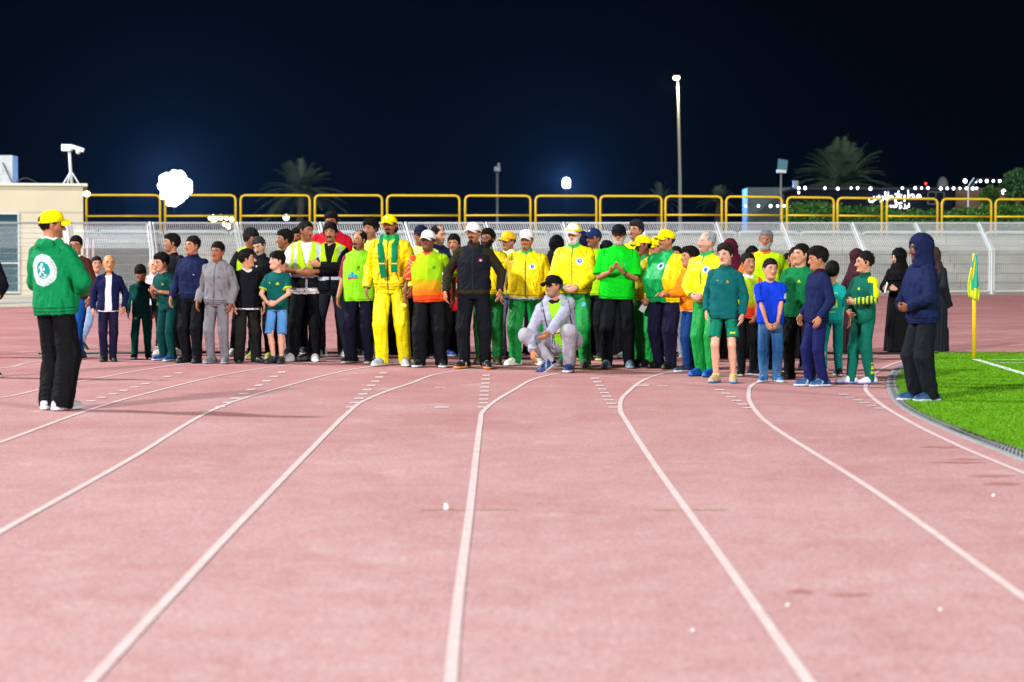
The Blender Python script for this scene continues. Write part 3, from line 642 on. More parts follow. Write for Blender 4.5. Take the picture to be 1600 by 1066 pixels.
try:
    def word(body, px0, px1, pyc, hpx, name):
        cu = bpy.data.curves.new(name, 'FONT'); cu.body = body; cu.extrude = .03; cu.offset = .012; cu.resolution_u = 3
        o = bpy.data.objects.new(name, cu); C.objects.link(o); bpy.context.view_layer.update()
        me = bpy.data.meshes.new_from_object(o.evaluated_get(bpy.context.evaluated_depsgraph_get())); bpy.data.objects.remove(o)
        co = np.array([v.co[:] for v in me.vertices]); mn, mx = co.min(0), co.max(0)
        A, Bq = AT(px0, pyc, Y - .25), AT(px1, pyc, Y - .25); sx = (Bq.x - A.x) / (mx[0] - mn[0]); sz = hpx / (F / Y) / (mx[1] - mn[1])
        for v in me.vertices: v.co = Vector(((v.co.x - (mn[0] + mx[0]) / 2) * sx, -v.co.z, (v.co.y - (mn[1] + mx[1]) / 2) * sz))
        me.materials.clear(); me.materials.append(M['sign']); o = bpy.data.objects.new(name, me); C.objects.link(o); o.parent = r0; cpt = (A + Bq) / 2; o.location = cpt - r0.location
        return o
    # joined Arabic letter forms written in visual order
    word('\uFEB1\u0631\uFE8E\uFEC3', 1357, 1396, 308, 17, 'sign_lettering')
    word('\uFEA6\uFE92\uFEC4\uFEE3', 1398, 1439, 308, 22, 'sign_lettering')
    word('\uFEB1\uFEE4\uFED3 \u0648 \u0632\u0631\u0627', 1380, 1421, 322, 9, 'sign_lettering')
except Exception as ex: print('sign', ex)

def lights_string(pts, Y, m, label, rad=.065, wire=True):
    P = [AT(x, y, Y) for x, y in pts]; root = empty('string_lights', P[0]); tag(root, label, 'string lights')
    w_ = MB(); w_.tube([p + Vector((0, .03, .10)) for p in P], .012, 4); w_.build('wire', M['black'], root)
    for k, p in enumerate(P):
        mb = MB(); mb.ball(p, rad * (.8 + .4 * ((k * 7) % 5) / 5), 8, 6, (1, 1, 1.1)); mb.build('bulb', m, root, smooth=True)
lights_string([(1248, 301), (1248, 294), (1258, 294), (1289, 294), (1309, 295), (1330, 294), (1340, 294), (1360, 295), (1410, 294), (1430, 294), (1440, 294), (1450, 294), (1470, 294.5), (1480, 294.5), (1490, 294.5), (1500, 294.5), (1510, 294.5), (1520, 294.5), (1526, 294.5)], 110, M['white_lit2'], 'long row of small white bulbs along the restaurant roof edge')
lights_string([(1525, 284), (1532, 283), (1542, 283), (1552, 283), (1562, 283), (1572, 283), (1592, 283), (1612, 283)], 110, M['white_lit2'], 'upper row of small white bulbs at the far right')
lights_string([(1165, 322), (1185, 322), (1204, 322), (1215, 322), (1225, 322), (1235, 322.5), (1243, 322)], 114, M['white_lit2'], 'lower row of small white bulbs in front of the grey shed')
lights_string([(1569, 300), (1587, 301)], 106, mat('lit_warm_white', (1, .93, .82), .5, emit=9), 'pair of bigger warm white lamps above the hedge at the right', rad=.15)
lights_string([(328, 341), (337, 342), (345, 340), (354, 341), (362, 343), (333, 347), (350, 350), (357, 354)], 140, M['warm2'], 'string of warm yellow bulbs seen low behind the railing at the left', rad=.14)
def small_lamp(px, py, Y, m, rad, label):
    c = AT(px, py, Y); root = empty('lamp', (c.x, Y, 0)); tag(root, label, 'lamp')
    mb = MB(); mb.tube([(c.x, Y, 0), (c.x, Y, c.z - rad)], .04, 6); mb.build('pole', M['dark_metal'], root); mb = MB(); mb.ball(c, rad, 10, 8); mb.build('lamp_glass', m, root, smooth=True)
small_lamp(447, 340, 140, mat('pale_green_lamp', (.75, 1, .9), .5, emit=4), .20, 'small pale green lamp behind the railing left of the centre')
small_lamp(333, 338, 138, M['white_lit2'], .10, 'tiny white lamp above the warm yellow bulbs at the left')
small_lamp(1446.5, 287, 116, mat('red_lamp', (1, .05, .04), .5, emit=4), .06, 'tiny red light above the restaurant roof')
small_lamp(1508, 283, 112, M['white_lit2'], .10, 'single white lamp beside the slanted solar lamp pole')
# distant pale dome
Y = 180; c = AT(1473, 292, Y); r0 = empty('dome', (c.x, Y, 0)); tag(r0, 'small pale domed rooftop far behind the restaurant', 'dome')
mb = MB(); mb.tube([(c.x, Y, 0), (c.x, Y, c.z)], .55, 16); mb.build('drum', M['grey_metal'], r0, smooth=True)
mb = MB(); mb.ball(c, .48, 16, 10, (1, 1, 1.75)); mb.build('dome_shell', mat('pale_dome', (.32, .36, .38), .7), r0, smooth=True)
# ------------------------------------------------------------------ implicit surfaces -> continuous meshes (surface nets)
f32 = np.float32
def V(*a): return np.array(a, dtype=f32)
def unit(v):
    v = np.asarray(v, f32); n = float(np.linalg.norm(v)); return v / n if n > 1e-9 else v
def rc(a, b, ra, rb, squash=None, k=.012, cut=False, tag='', grow=0):
    """tapering limb from a to b; squash=(dir, factor) flattens it; cut=True ends it flat at b"""
    a = np.asarray(a, f32); b = np.asarray(b, f32); ba = b - a; L2 = float(ba @ ba) + 1e-9; L = math.sqrt(L2); dr = ba / L
    if squash: sd = unit(squash[0]); sk = 1 / squash[1] - 1
    def fn(P):
        q = P - a
        if squash: q = q + (q @ sd)[:, None] * sd * sk
        h = np.clip(q @ ba / L2, 0, 1)
        d = q - h[:, None] * ba
        d = np.sqrt(np.einsum('ij,ij->i', d, d)) - (ra + (rb - ra) * h)
        if squash: d = d * min(1, squash[1] * 1.15)
        if cut: d = np.maximum(d, (P - b) @ dr)
        return d
    return ['u', fn, k, tag]
def ell(c, r, Rm=None, k=.012, tag=''):
    c = np.asarray(c, f32); r = np.asarray(r, f32); mn = float(r.min())
    def fn(P):
        q = P - c
        if Rm is not None: q = q @ Rm
        q = q / r; n = np.sqrt(np.einsum('ij,ij->i', q, q))
        return (n - 1) * mn * (.5 + .5 * n) if mn * 3 < float(r.max()) else (n - 1) * mn
    return ['u', fn, k, tag]
def loft(T, rows, e=2.3, k=.02, tag='', sc=1.0):
    """stack of rounded cross sections: rows = (z, halfwidth, halfdepth, cy[, cx]); T = 4x4 of the part's frame"""
    rows = np.array([tuple(r) + (0,) * (5 - len(r)) for r in rows], dtype=f32) * sc
    Ti = np.linalg.inv(np.asarray(T)).astype(f32) if T is not None else None
    zs = rows[:, 0]
    def fn(P):
        q = P if Ti is None else P @ Ti[:3, :3].T + Ti[:3, 3]
        z = q[:, 2]; a = np.interp(z, zs, rows[:, 1]).astype(f32); b = np.interp(z, zs, rows[:, 2]).astype(f32)
        cy = np.interp(z, zs, rows[:, 3]).astype(f32); cx = np.interp(z, zs, rows[:, 4]).astype(f32)
        x = np.abs(q[:, 0] - cx) / a; y = np.abs(q[:, 1] - cy) / b
        rho = (x ** e + y ** e) ** (1 / e)
        d = (rho - 1) * np.minimum(a, b)
        dz = np.maximum(zs[0] - z, z - zs[-1])
        return np.where((d > 0) & (dz > 0), np.sqrt(np.maximum(d, 0) ** 2 + np.maximum(dz, 0) ** 2), np.maximum(d, dz))
    return ['u', fn, k, tag]
def inter(fn, k=.004): return ['i', fn, k, '']
def sub(op, k=.006): return ['s', op[1], k, '']
def plane(p, n):
    p = np.asarray(p, f32); n = unit(n); return lambda P: (P - p) @ n

def smin(a, b, k):
    h = np.maximum(k - np.abs(a - b), 0) / k
    return np.minimum(a, b) - h * h * k * .25
def smax(a, b, k): return -smin(-a, -b, k)

def folds(seed, amp, scale=(1, 1, 1), base=55, n=5):
    rg = np.random.RandomState(seed); K = rg.normal(size=(n, 3)) * np.array(scale) * base * rg.uniform(.6, 1.4, (n, 1)); ph = rg.uniform(0, 6.28, n)
    K = K.astype(f32); ph = ph.astype(f32)
    def fn(P):
        wv = np.sin(P @ K.T * .35 + ph) * 1.2
        s = np.sin(P @ K.T + ph + wv[:, ::-1])
        return amp * (1 - 2 * np.abs(s).mean(1) * 1.0)
    return fn

def sdf_eval(ops, P, disp=None):
    out = np.full(len(P), 1e3, f32)
    for kind, fn, k, tg in ops:
        d = fn(P)
        if kind == 'u': out = smin(out, d, k)
        elif kind == 's': out = smax(out, -d, k)
        else: out = smax(out, d, k)
    if disp is not None: out = out + disp(P)
    return out

def sdf_mesh(ops, lo, hi, h, bands=None, disp=None):
    """mesh of the zero level; bands = [(z0, z1)] kept at step h, elsewhere z step is doubled"""
    xs = np.arange(lo[0], hi[0] + h, h, dtype=f32); ys = np.arange(lo[1], hi[1] + h, h, dtype=f32)
    if bands is None: zs = np.arange(lo[2], hi[2] + h, h, dtype=f32)
    else:
        z = lo[2]; zl = []
        while z < hi[2] + h:
            zl.append(z); z += h if any(b0 <= z <= b1 for b0, b1 in bands) else 1.8 * h
        zs = np.array(zl, f32)
    B = 8
    def pad(a):
        n = (-len(a)) % B; st = a[-1] - a[-2]
        return np.concatenate([a, a[-1] + st * np.arange(1, n + 1, dtype=f32)])
    xs, ys, zs = pad(xs), pad(ys), pad(zs)
    nx, ny, nz = len(xs), len(ys), len(zs)
    bx, by, bz = nx // B, ny // B, nz // B
    def cen(a, n): a = a.reshape(n, B); return (a[:, 0] + a[:, -1]) / 2, (a[:, -1] - a[:, 0]) / 2 + h
    cx, rx = cen(xs, bx); cy, ry = cen(ys, by); cz, rz = cen(zs, bz)
    CX, CY, CZ = np.meshgrid(cx, cy, cz, indexing='ij'); Pc = np.stack([CX.ravel(), CY.ravel(), CZ.ravel()], 1).astype(f32)
    Rb = np.sqrt(rx[:, None, None] ** 2 + ry[None, :, None] ** 2 + rz[None, None, :] ** 2).ravel().astype(f32)
    near = []; cen_d = np.full(len(Pc), 1e3, f32)
    for kind, fn, k, tg in ops:
        d = fn(Pc)
        near.append(d < Rb * 1.35 + k + .01 if kind == 'u' else None)
        cen_d = smin(cen_d, d, k) if kind == 'u' else (smax(cen_d, -d, k) if kind == 's' else smax(cen_d, d, k))
    act = np.abs(cen_d) < Rb * 1.5 + .035
    ids = np.nonzero(act)[0]
    ix, iy, iz = np.unravel_index(ids, (bx, by, bz))
    GX = xs.reshape(bx, B)[ix][:, :, None, None]; GY = ys.reshape(by, B)[iy][:, None, :, None]; GZ = zs.reshape(bz, B)[iz][:, None, None, :]
    nb = len(ids); sh = (nb, B, B, B)
    P = np.stack([np.broadcast_to(GX, sh), np.broadcast_to(GY, sh), np.broadcast_to(GZ, sh)], -1).reshape(nb, B ** 3, 3)
    val = np.full((nb, B ** 3), 1e3, f32)
    for (kind, fn, k, tg), nr in zip(ops, near):
        if kind == 'u':
            s = np.nonzero(nr[ids])[0]
            if len(s) == 0: continue
            d = fn(P[s].reshape(-1, 3)).reshape(len(s), -1); val[s] = smin(val[s], d, k)
        else:
            d = fn(P.reshape(-1, 3)).reshape(nb, -1); val = smax(val, -d, k) if kind == 's' else smax(val, d, k)
    if disp is not None: val = val + disp(P.reshape(-1, 3)).reshape(nb, -1)
    D = np.where(cen_d > 0, 1.0, -1.0).astype(f32).reshape(bx, 1, by, 1, bz, 1) * np.ones((1, B, 1, B, 1, B), f32)
    D = D.transpose(0, 2, 4, 1, 3, 5).reshape(-1, B, B, B).copy(); D[ids] = val.reshape(sh)
    D = D.reshape(bx, by, bz, B, B, B).transpose(0, 3, 1, 4, 2, 5).reshape(nx, ny, nz)
    D[0] = 1; D[-1] = 1; D[:, 0] = 1; D[:, -1] = 1; D[:, :, 0] = 1; D[:, :, -1] = 1
    I = D < 0
    c = [I[a:nx - 1 + a, b:ny - 1 + b, d:nz - 1 + d] for a in (0, 1) for b in (0, 1) for d in (0, 1)]
    anyi = c[0].copy(); alli = c[0].copy()
    for q in c[1:]: anyi |= q; alli &= q
    mixed = anyi & ~alli
    ci, cj, ck = np.nonzero(mixed); n = len(ci)
    if n == 0: return np.zeros((0, 3), f32), np.zeros((0, 4), np.int32)
    idx = np.full(mixed.shape, -1, np.int32); idx[ci, cj, ck] = np.arange(n)
    acc = np.zeros((n, 3), f32); cnt = np.zeros(n, f32)
    cor = {(a, b, d): D[ci + a, cj + b, ck + d] for a in (0, 1) for b in (0, 1) for d in (0, 1)}
    for ax in range(3):
        o1, o2 = [q for q in range(3) if q != ax]
        for u in (0, 1):
            for v in (0, 1):
                p = [0, 0, 0]; p[o1] = u; p[o2] = v; q = list(p); q[ax] = 1
                d0 = cor[tuple(p)]; d1 = cor[tuple(q)]; m = (d0 < 0) != (d1 < 0)
                t = np.where(m, d0 / np.where(m, d0 - d1, 1), 0)
                pt = np.tile(np.array(p, f32), (n, 1)); pt[:, ax] = t
                acc += pt * m[:, None]; cnt += m
    acc /= cnt[:, None]
    vx = xs[ci] + acc[:, 0] * (xs[np.minimum(ci + 1, nx - 1)] - xs[ci]); vy = ys[cj] + acc[:, 1] * h; vz = zs[ck] + acc[:, 2] * (zs[ck + 1] - zs[ck])
    verts = np.stack([vx, vy, vz], 1)
    quads = []
    for ax in range(3):
        o1, o2 = [(1, 2), (2, 0), (0, 1)][ax]
        sl0 = [slice(1, -1)] * 3; sl1 = [slice(1, -1)] * 3
        sl0[ax] = slice(0, -1); sl1[ax] = slice(1, None)
        A = I[tuple(sl0)]; Bm = I[tuple(sl1)]; e = A != Bm
        g = list(np.nonzero(e)); base = [g[q] + (0 if q == ax else 1) for q in range(3)]
        inside_first = A[tuple(g)]
        def cell(a, b):
            q = list(base); q[o1] = base[o1] - a; q[o2] = base[o2] - b; return idx[q[0], q[1], q[2]]
        Q = np.stack([cell(1, 1), cell(0, 1), cell(0, 0), cell(1, 0)], 1)
        Q[~inside_first] = Q[~inside_first][:, ::-1]
        quads.append(Q)
    Q = np.concatenate(quads); Q = Q[(Q >= 0).all(1)]
    return verts, Q

def label_points(ops, P):
    best = np.full(len(P), 1e9, f32); lab = np.zeros(len(P), np.int32); names = []
    for kind, fn, k, tg in ops:
        if kind != 'u': continue
        if tg not in names: names.append(tg)
        d = fn(P); m = d < best; best[m] = d[m]; lab[m] = names.index(tg)
    return lab, names

def mesh_obj(name, verts, quads, cols, material, parent):
    me = bpy.data.meshes.new(name); nv, nq = len(verts), len(quads)
    me.vertices.add(nv); me.vertices.foreach_set('co', verts.astype(f32).ravel())
    me.loops.add(nq * 4); me.loops.foreach_set('vertex_index', quads.astype(np.int32).ravel())
    me.polygons.add(nq); me.polygons.foreach_set('loop_start', np.arange(0, nq * 4, 4, dtype=np.int32))
    me.polygons.foreach_set('use_smooth', np.ones(nq, bool))
    me.update(calc_edges=True)
    if cols is not None:
        ca = me.color_attributes.new('Col', 'FLOAT_COLOR', 'POINT')
        c4 = np.ones((nv, 4), f32); c4[:, :3] = lin(cols) ** 1.12 * .84; ca.data.foreach_set('color', c4.ravel())
    me.materials.append(material)
    o = bpy.data.objects.new(name, me); C.objects.link(o)
    if parent is not None: o.parent = parent
    return o
def hx(h):
    h = h.lstrip('#'); return np.array([int(h[i:i + 2], 16) / 255 for i in (0, 2, 4)], f32)
# ------------------------------------------------------------------ people
def rotm(rz=0, rx=0, ry=0):
    return np.array((Matrix.Rotation(rz, 3, 'Z') @ Matrix.Rotation(ry, 3, 'Y') @ Matrix.Rotation(rx, 3, 'X')), dtype=f32)
def ik(A, B, l1, l2, hint):
    A = np.asarray(A, f32); B = np.asarray(B, f32); v = B - A; d = float(np.linalg.norm(v)); L = l1 + l2
    dr = v / d
    if d > L * .999: B = A + dr * L * .999; d = L * .999
    a = (l1 * l1 - l2 * l2 + d * d) / (2 * d); hh = math.sqrt(max(l1 * l1 - a * a, 1e-8))
    hv = np.asarray(hint, f32); hv = hv - dr * (hv @ dr); hv = unit(hv)
    return A + dr * a + hv * hh, B

# wrist target, elbow hint, hand direction, thumb side for s = +1 (the person's left hand); x is mirrored for s = -1
ARMS = {
    'down':    ((.262, -.035, .885), (.35, 1, 0), (-.06, -.12, -1), (-.15, -1, 0), .35),
    'loose':   ((.285, -.07, .91), (.5, 1, 0), (-.1, -.25, -1), (-.3, -1, .2), .5),
    'wide':    ((.33, -.06, .92), (.6, 1, 0), (-.05, -.15, -1), (-.2, -1, 0), .4),
    'fwdlow':  ((.23, -.20, .93), (.5, 1, -.2), (-.2, -.5, -.8), (-.7, -.6, .2), .6),
    'clasp':   ((.085, -.235, .985), (1, .5, -.2), (-.85, -.12, -.35), (0, -.3, 1), .5),
    'low':     ((.075, -.215, .86), (1, .55, 0), (-.6, -.1, -.75), (-.4, -.4, .8), .5),
    'clasphi': ((.085, -.245, 1.12), (1, .3, -.4), (-.9, -.15, -.1), (0, -.3, 1), .5),
    'clap':    ((.075, -.25, 1.17), (.55, .4, -1), (-.55, -.2, .75), (.2, -.9, .2), .25),
    'crossed': ((-.10, -.225, 1.20), (1, -.25, -.5), (-1, .15, .15), (0, -.2, 1), .3),
    'pocket':  ((.19, -.10, .93), (.8, 1, 0), (-.2, -.3, -1), (-.6, -1, 0), .5),
    'pouch':   ((.11, -.20, 1.03), (1, .6, -.1), (-.9, -.2, -.3), (0, -.3, 1), .6),
    'behind':  ((.06, .17, .93), (1, .2, 0), (-.8, .1, -.5), (0, .5, .8), .5),
    'hold':    ((.12, -.31, 1.10), (.7, .5, -.8), (-.35, -.75, .25), (-.2, .1, 1), .7),
    'face':    ((.10, -.26, 1.36), (.8, 0, -.8), (-.5, .1, .8), (-.3, .8, .2), .5),
    'give':    ((.10, -.38, 1.12), (.5, .4, -1), (-.1, -1, .05), (-1, 0, .2), .3),
}
def hand_ops(W, d, t, s, u, curl):
    d = unit(d); t = np.asarray(t, f32); t = unit(t - d * (t @ d)); n = unit(np.cross(d, t)) * s
    W = np.asarray(W, f32); o = []
    K = W + d * .088 * u
    o.append(rc(W - d * .01 * u, W + d * .045 * u, .025 * u, .036 * u, (n, .52), k=.012 * u, tag='hand'))
    o.append(rc(W + d * .04 * u, K - d * .012 * u, .037 * u, .039 * u, (n, .46), k=.01 * u, tag='hand'))
    for i, L in zip((-1.5, -.5, .5, 1.5), (.060, .074, .080, .070)):
        b = K + t * (i * .0205 * u) - d * (.004 * abs(i) * u); L *= u; c = curl * (1.1 - .12 * i)
        d1 = unit(d * math.cos(c) + n * math.sin(c)); d2 = unit(d * math.cos(2.1 * c) + n * math.sin(2.1 * c))
        m = b + d1 * L * .5
        o.append(rc(b - d * .012 * u, m, .0095 * u, .0088 * u, k=.003, tag='hand')); o.append(rc(m, m + d2 * L * .5, .0088 * u, .0072 * u, k=.002, tag='hand'))
    b = W + (d * .03 + t * .027) * u; m = b + (d * .032 + t * .026 + n * .008) * u
    o.append(rc(b, m, .0135 * u, .0115 * u, k=.008 * u, tag='hand')); o.append(rc(m, m + (d * .031 + t * .006 + n * .010) * u, .0115 * u, .0088 * u, k=.003, tag='hand'))
    return o

BODY_ROWS = [(.84, .140, .085, .0), (.93, .160, .105, .005), (1.03, .140, .092, 0), (1.13, .142, .095, -.005), (1.27, .162, .108, -.005), (1.34, .158, .098, .005), (1.40, .115, .075, .012), (1.46, .06, .055, .018)]
TONES = {'l': '#d9a183', 'm': '#c48a68', 'd': '#a86d4c', 'k': '#86543a', 'p': '#e2b098'}

class Ctx: pass
def paint_marks(col, c, marks):
    for mk in marks:
        kind = mk[0]; back = kind[0] == 'b' and kind[1:] in ('disc', 'rect', 'bmp', 'ring', 'tri'); kk = kind[1:] if back else kind
        side = (c.y > 0) if back else (c.y < c.mid)
        ok = side & (c.arm == 0)
        if kk == 'disc': m = ok & ((c.x - mk[1]) ** 2 + (c.z - mk[2]) ** 2 < mk[3] ** 2); cc = mk[4]
        elif kk == 'ring':
            rr = (c.x - mk[1]) ** 2 + (c.z - mk[2]) ** 2; m = ok & (rr < mk[3] ** 2) & (rr > mk[4] ** 2); cc = mk[5]
        elif kk == 'rect': m = ok & (c.x > mk[1]) & (c.x < mk[2]) & (c.z > mk[3]) & (c.z < mk[4]); cc = mk[5]
        elif kk == 'tri': m = ok & (c.z > mk[2]) & (c.z < mk[2] + mk[3]) & (np.abs(c.x - mk[1] - mk[3] * .15) < (mk[2] + mk[3] - c.z) * .55); cc = mk[4]
        elif kk == 'bmp':
            rows, x0, z0, cell, cc = mk[1:6]; A = np.array([[ch == '#' for ch in r] for r in rows])
            sx = -1 if back else 1
            i = np.floor((c.x * sx - x0) / cell).astype(int); j = np.floor((z0 - c.z) / cell).astype(int)
            inb = ok & (i >= 0) & (j >= 0) & (i < A.shape[1]) & (j < A.shape[0])
            m = np.zeros(len(col), bool); q = np.nonzero(inb)[0]; m[q] = A[j[q], i[q]]
        elif kk == 'fn': m = mk[1](c); cc = mk[2]
        elif kk == 'grad':
            zs = [g[0] for g in mk[1]]; cs = np.array([hx(g[1]) for g in mk[1]])
            for q in range(3): col[:, q] = np.interp(c.z, zs, cs[:, q])
            continue
        col[m] = hx(cc)
    return col
RUNNER = ['...##..', '...##..', '.###...', '#.##.#.', '..####.', '..##...', '.##.#..', '##...#.', '#....##']
EMB = [('disc', .085, 1.285, .038, '#e8f6ff'), ('disc', .085, 1.285, .024, '#1878c0'), ('disc', .088, 1.288, .008, '#e8f6ff')]

PEOPLE = []
def person(px, py, top, label, yaw=0, head=(0, 0, 0), w=1.0, belly=0.0, arms=('down', 'down'), feet=None, lean=(0, 0), tone='m',
           hair='short', hairc='#17120f', beard=None, beardc=None, cap=None, capc='#fff000', glasses=False, topw=None, legs=None,
           shoes=('#222222', '#dddddd', '#888888'), over=None, scarf=None, abaya=None, hijab=None, hood=None, seed=0, fine=False,
           crouch=False, Hmax=None, watch=None, group=None, legw=1.0, shoew=1.13, cat='person'):
    rg = random.Random(int(px * 7 + py)); seed = int(px * 13) % 9973
    L = G(px, py - 2); s_px = F / L.y
    H = AT(px, top, L.y).z - (.028 if cap else (.05 if hood else (.03 if hijab else (.0 if hair in ('bald', 'balding') else .014))))
    if crouch: H = 1.74; abaya = None
    hs = .68 + .325 * min(H, 1.85) / 1.75
    u = (H - .252 * hs) / 1.475
    hb = .0072 if not fine else .0058; hg = .0092 if not fine else .0068
    W = w * (1.0 if u > .85 else .93)
    root_loc = L
    # --- frames
    pel = V(0, 0, 0); pitch, roll = lean
    pitch += rg.uniform(-1, 3.5); roll += rg.uniform(-2.6, 2.6); jw = rg.uniform(-.008, .010); jz = rg.uniform(-.008, .006); nz0 = rg.uniform(-.003, .005); ew = rg.uniform(.85, 1.2)
    head = (head[0] + rg.uniform(-5, 5), head[1] + rg.uniform(-2, 4), head[2] + rg.uniform(-5, 5))
    T = Matrix.Identity(4)
    if crouch:
        hipc = Vector((.10, .12, .34)); pitch = 16; roll = -13
        T = Matrix.Translation(hipc) @ Matrix.Rotation(R(pitch), 4, 'X') @ Matrix.Rotation(R(roll), 4, 'Y') @ Matrix.Translation((0, 0, -.93))
    else:
        T = Matrix.Translation((0, 0, .95 * u)) @ Matrix.Rotation(R(pitch), 4, 'X') @ Matrix.Rotation(R(roll), 4, 'Y') @ Matrix.Translation((0, 0, -.95 * u))
    def TP(x, y, z): return np.array((T @ Vector((x * u, y * u, z * u)))[:], dtype=f32)
    Tn = np.array(T)
    def rows(rr, ea=0, eb=0, mulw=True):
        out = []
        for r in rr:
            z, a, b, cy = r[:4]
            bel = belly * math.exp(-((z - 1.10) / .14) ** 2)
            out.append(((z) * u, (a * W + ea + bel * .35) * u, (b * (W * .5 + .5) + eb + bel * .5) * u, (cy - bel * .5) * u) + ((r[4] * u,) if len(r) > 4 else ()))
        return out
    # --- arms
    sh = {}; el = {}; wr = {}; hd = {}
    for s, a in zip((-1, 1), arms):
        A = ARMS[a] if isinstance(a, str) else a
        (wx, wy, wz), hint, d, t, curl = A
        S0 = TP(s * .168 * (1 + (W - 1) * .7), .01, 1.370)
        if abs(wx) > .2 and not crouch: wx += rg.uniform(-.03, .035); wy += rg.uniform(-.09, .03); wz += rg.uniform(-.01, .03)
        wx2 = wx * (W if abs(wx) > .2 else 1); off = (.02 if s > 0 else -.01) if a in ('clasp', 'low', 'crossed', 'clasphi') else 0
        wtarget = np.array((T @ Vector((s * wx2 * u, (wy - belly * .55 * (abs(wx) < .2) - off) * u, (wz + (.03 * s if a == 'crossed' else 0)) * u)))[:], dtype=f32)
        if crouch: wtarget = V(*A[0]); 
        hintw = np.array((T.to_3x3() @ Vector((s * hint[0], hint[1], hint[2])))[:], dtype=f32)
        E, Wp = ik(S0, wtarget, .285 * u, .255 * u, hintw)
        sh[s] = S0; el[s] = E; wr[s] = Wp
        fd = unit(Wp - E); dd = unit(V(s * d[0], d[1], d[2])) if not crouch else unit(V(*d))
        if not crouch: dd = np.array((T.to_3x3() @ Vector(dd.tolist()))[:], dtype=f32)
        dd = unit(dd * .65 + fd * .35)
        tt = V(s * t[0], t[1], t[2]) if not crouch else V(*t)
        hd[s] = (dd, tt, curl)
    # --- legs
    if feet is None:
        ft = .085 + .03 * rg.random(); feet = [(-ft, rg.uniform(-.05, .03), rg.uniform(-22, -6)), (ft, rg.uniform(-.05, .03), rg.uniform(6, 22))]
    hip = {}; kn = {}; an = {}; fy = {}
    for s, f in zip((-1, 1), feet):
        fx, fyy, fa = f[:3]; lift = f[3] if len(f) > 3 else 0
        hip[s] = V(s * .088 * W * u, 0, .90 * u); A0 = V(fx * u, fyy * u, (.085 + lift) * u)
        if crouch:
            hip[s] = np.array((T @ Vector((s * .10, -.0, .93)))[:], dtype=f32); A0 = V(fx, fyy, .10 + lift)
        kh = V(math.sin(R(fa)) * .6 + s * .05, -1, 0)
        if crouch: kh = V(*f[4])
        K, A1 = ik(hip[s], A0, .425 * u, .405 * u, kh)
        kn[s] = K; an[s] = A1 if crouch else A0; fy[s] = (fa, lift)
    # --- head
    hc = TP(0, .015, 1.475) + V(0, -.016, .134) * hs
    if pitch: hc = hc + V(0, -.03 * math.sin(R(pitch)) * 2 * hs, -.02 * abs(math.sin(R(pitch))) * hs)
    hy, hp, hr = head
    Rh = rotm(R(hy), R(hp), R(hr)); hc = hc + (Rh @ V(0, -.02, 0) * math.sin(R(hp)) if hp else 0)
    def HT(p): return hc + (Rh @ np.asarray(p, f32)) * hs
    def HL(P): return ((P - hc) @ Rh) / f32(hs)
    def hop(op, k=None):
        fn = op[1]; return [op[0], (lambda P: fn(HL(P)) * hs), (k or op[2]) * 1.0, op[3]]
    # --- body mesh
    skin = hx(TONES.get(tone, tone)) if tone in TONES else hx(tone)
    B = [loft(Tn, rows(BODY_ROWS), tag='torso')]
    for s in (-1, 1): B.append(rc(TP(s * .03, .018, 1.44), TP(s * .15 * W, .012, 1.375), .04 * u, .044 * u, k=.04 * u, tag='torso'))
    for s in (-1, 1):
        if abaya is None or True:
            B.append(rc(sh[s], el[s], .046 * u * (W * .5 + .5), .038 * u, k=.03 * u, tag='arm'))
            B.append(rc(el[s], wr[s], .038 * u * (W * .4 + .6), .0255 * u, k=.012 * u, tag='arm'))
        B.append(rc(hip[s], kn[s], .076 * u * W * (.75 if abaya else 1), .052 * u * (.8 if abaya else 1), k=.03 * u, tag='leg'))
        mid = kn[s] * .62 + an[s] * .38 + V(0, .012, 0) * u
        B.append(rc(kn[s], mid, .050 * u, .052 * u * (W * .4 + .6), k=.02 * u, tag='leg')); B.append(rc(mid, an[s], .051 * u * (W * .4 + .6), .033 * u, k=.015 * u, tag='leg'))
        fa = R(fy[s][0]); fdv = V(math.sin(fa), -math.cos(fa), 0)
        B.append(rc(an[s] + V(0, 0, -.03 * u), an[s] + fdv * .10 * u + V(0, 0, -.055 * u), .03 * u, .022 * u, k=.02 * u, tag='leg'))
    nb = TP(0, .018, 1.44)
    B.append(rc(nb, HT((0, .022, -.05)), .058 * u * (W * .4 + .6), .052 * hs * (W * .3 + .7), k=.03 * u, tag='neck'))
    fat = max(0, W - 1) * .25
    HO = [ell((0, .016, .030), (.0745, .093, .088), k=.02, tag='head'),
          rc((0, -.028, -.018), (0, -.046, -.078 + jz), .060 + jw * .5 + .02 * fat, .040 + jw + .03 * fat, k=.035, tag='head'),
          rc((-.034 - jw * .7, -.012, -.035), (-.020 - jw * .6, -.040, -.082), .035 + .01 * fat, .024, k=.02, tag='head'), rc((.034 + jw * .7, -.012, -.035), (.020 + jw * .6, -.040, -.082), .035 + .01 * fat, .024, k=.02, tag='head'),
          rc((-.030, -.070, .026), (.030, -.070, .026), .014, .014, k=.012, tag='head'),
          rc((0, -.084, .008), (0, -.106 - nz0, -.026), .009, .013 + nz0 * .6, k=.008, tag='head'), rc((-.013, -.090, -.030), (.013, -.090, -.030), .009, .009, k=.006, tag='head'),
          rc((-.020, -.079, -.056), (.020, -.079, -.056), .0085, .0085, k=.006, tag='head'),
          ell((0, -.080, -.088), (.020, .014, .014), k=.015, tag='head'),
          ell((-.077, .012, -.004), (.010 * ew, .018, .031), k=.006, tag='head'), ell((.077, .012, -.004), (.010 * ew, .018, .031), k=.006, tag='head')]
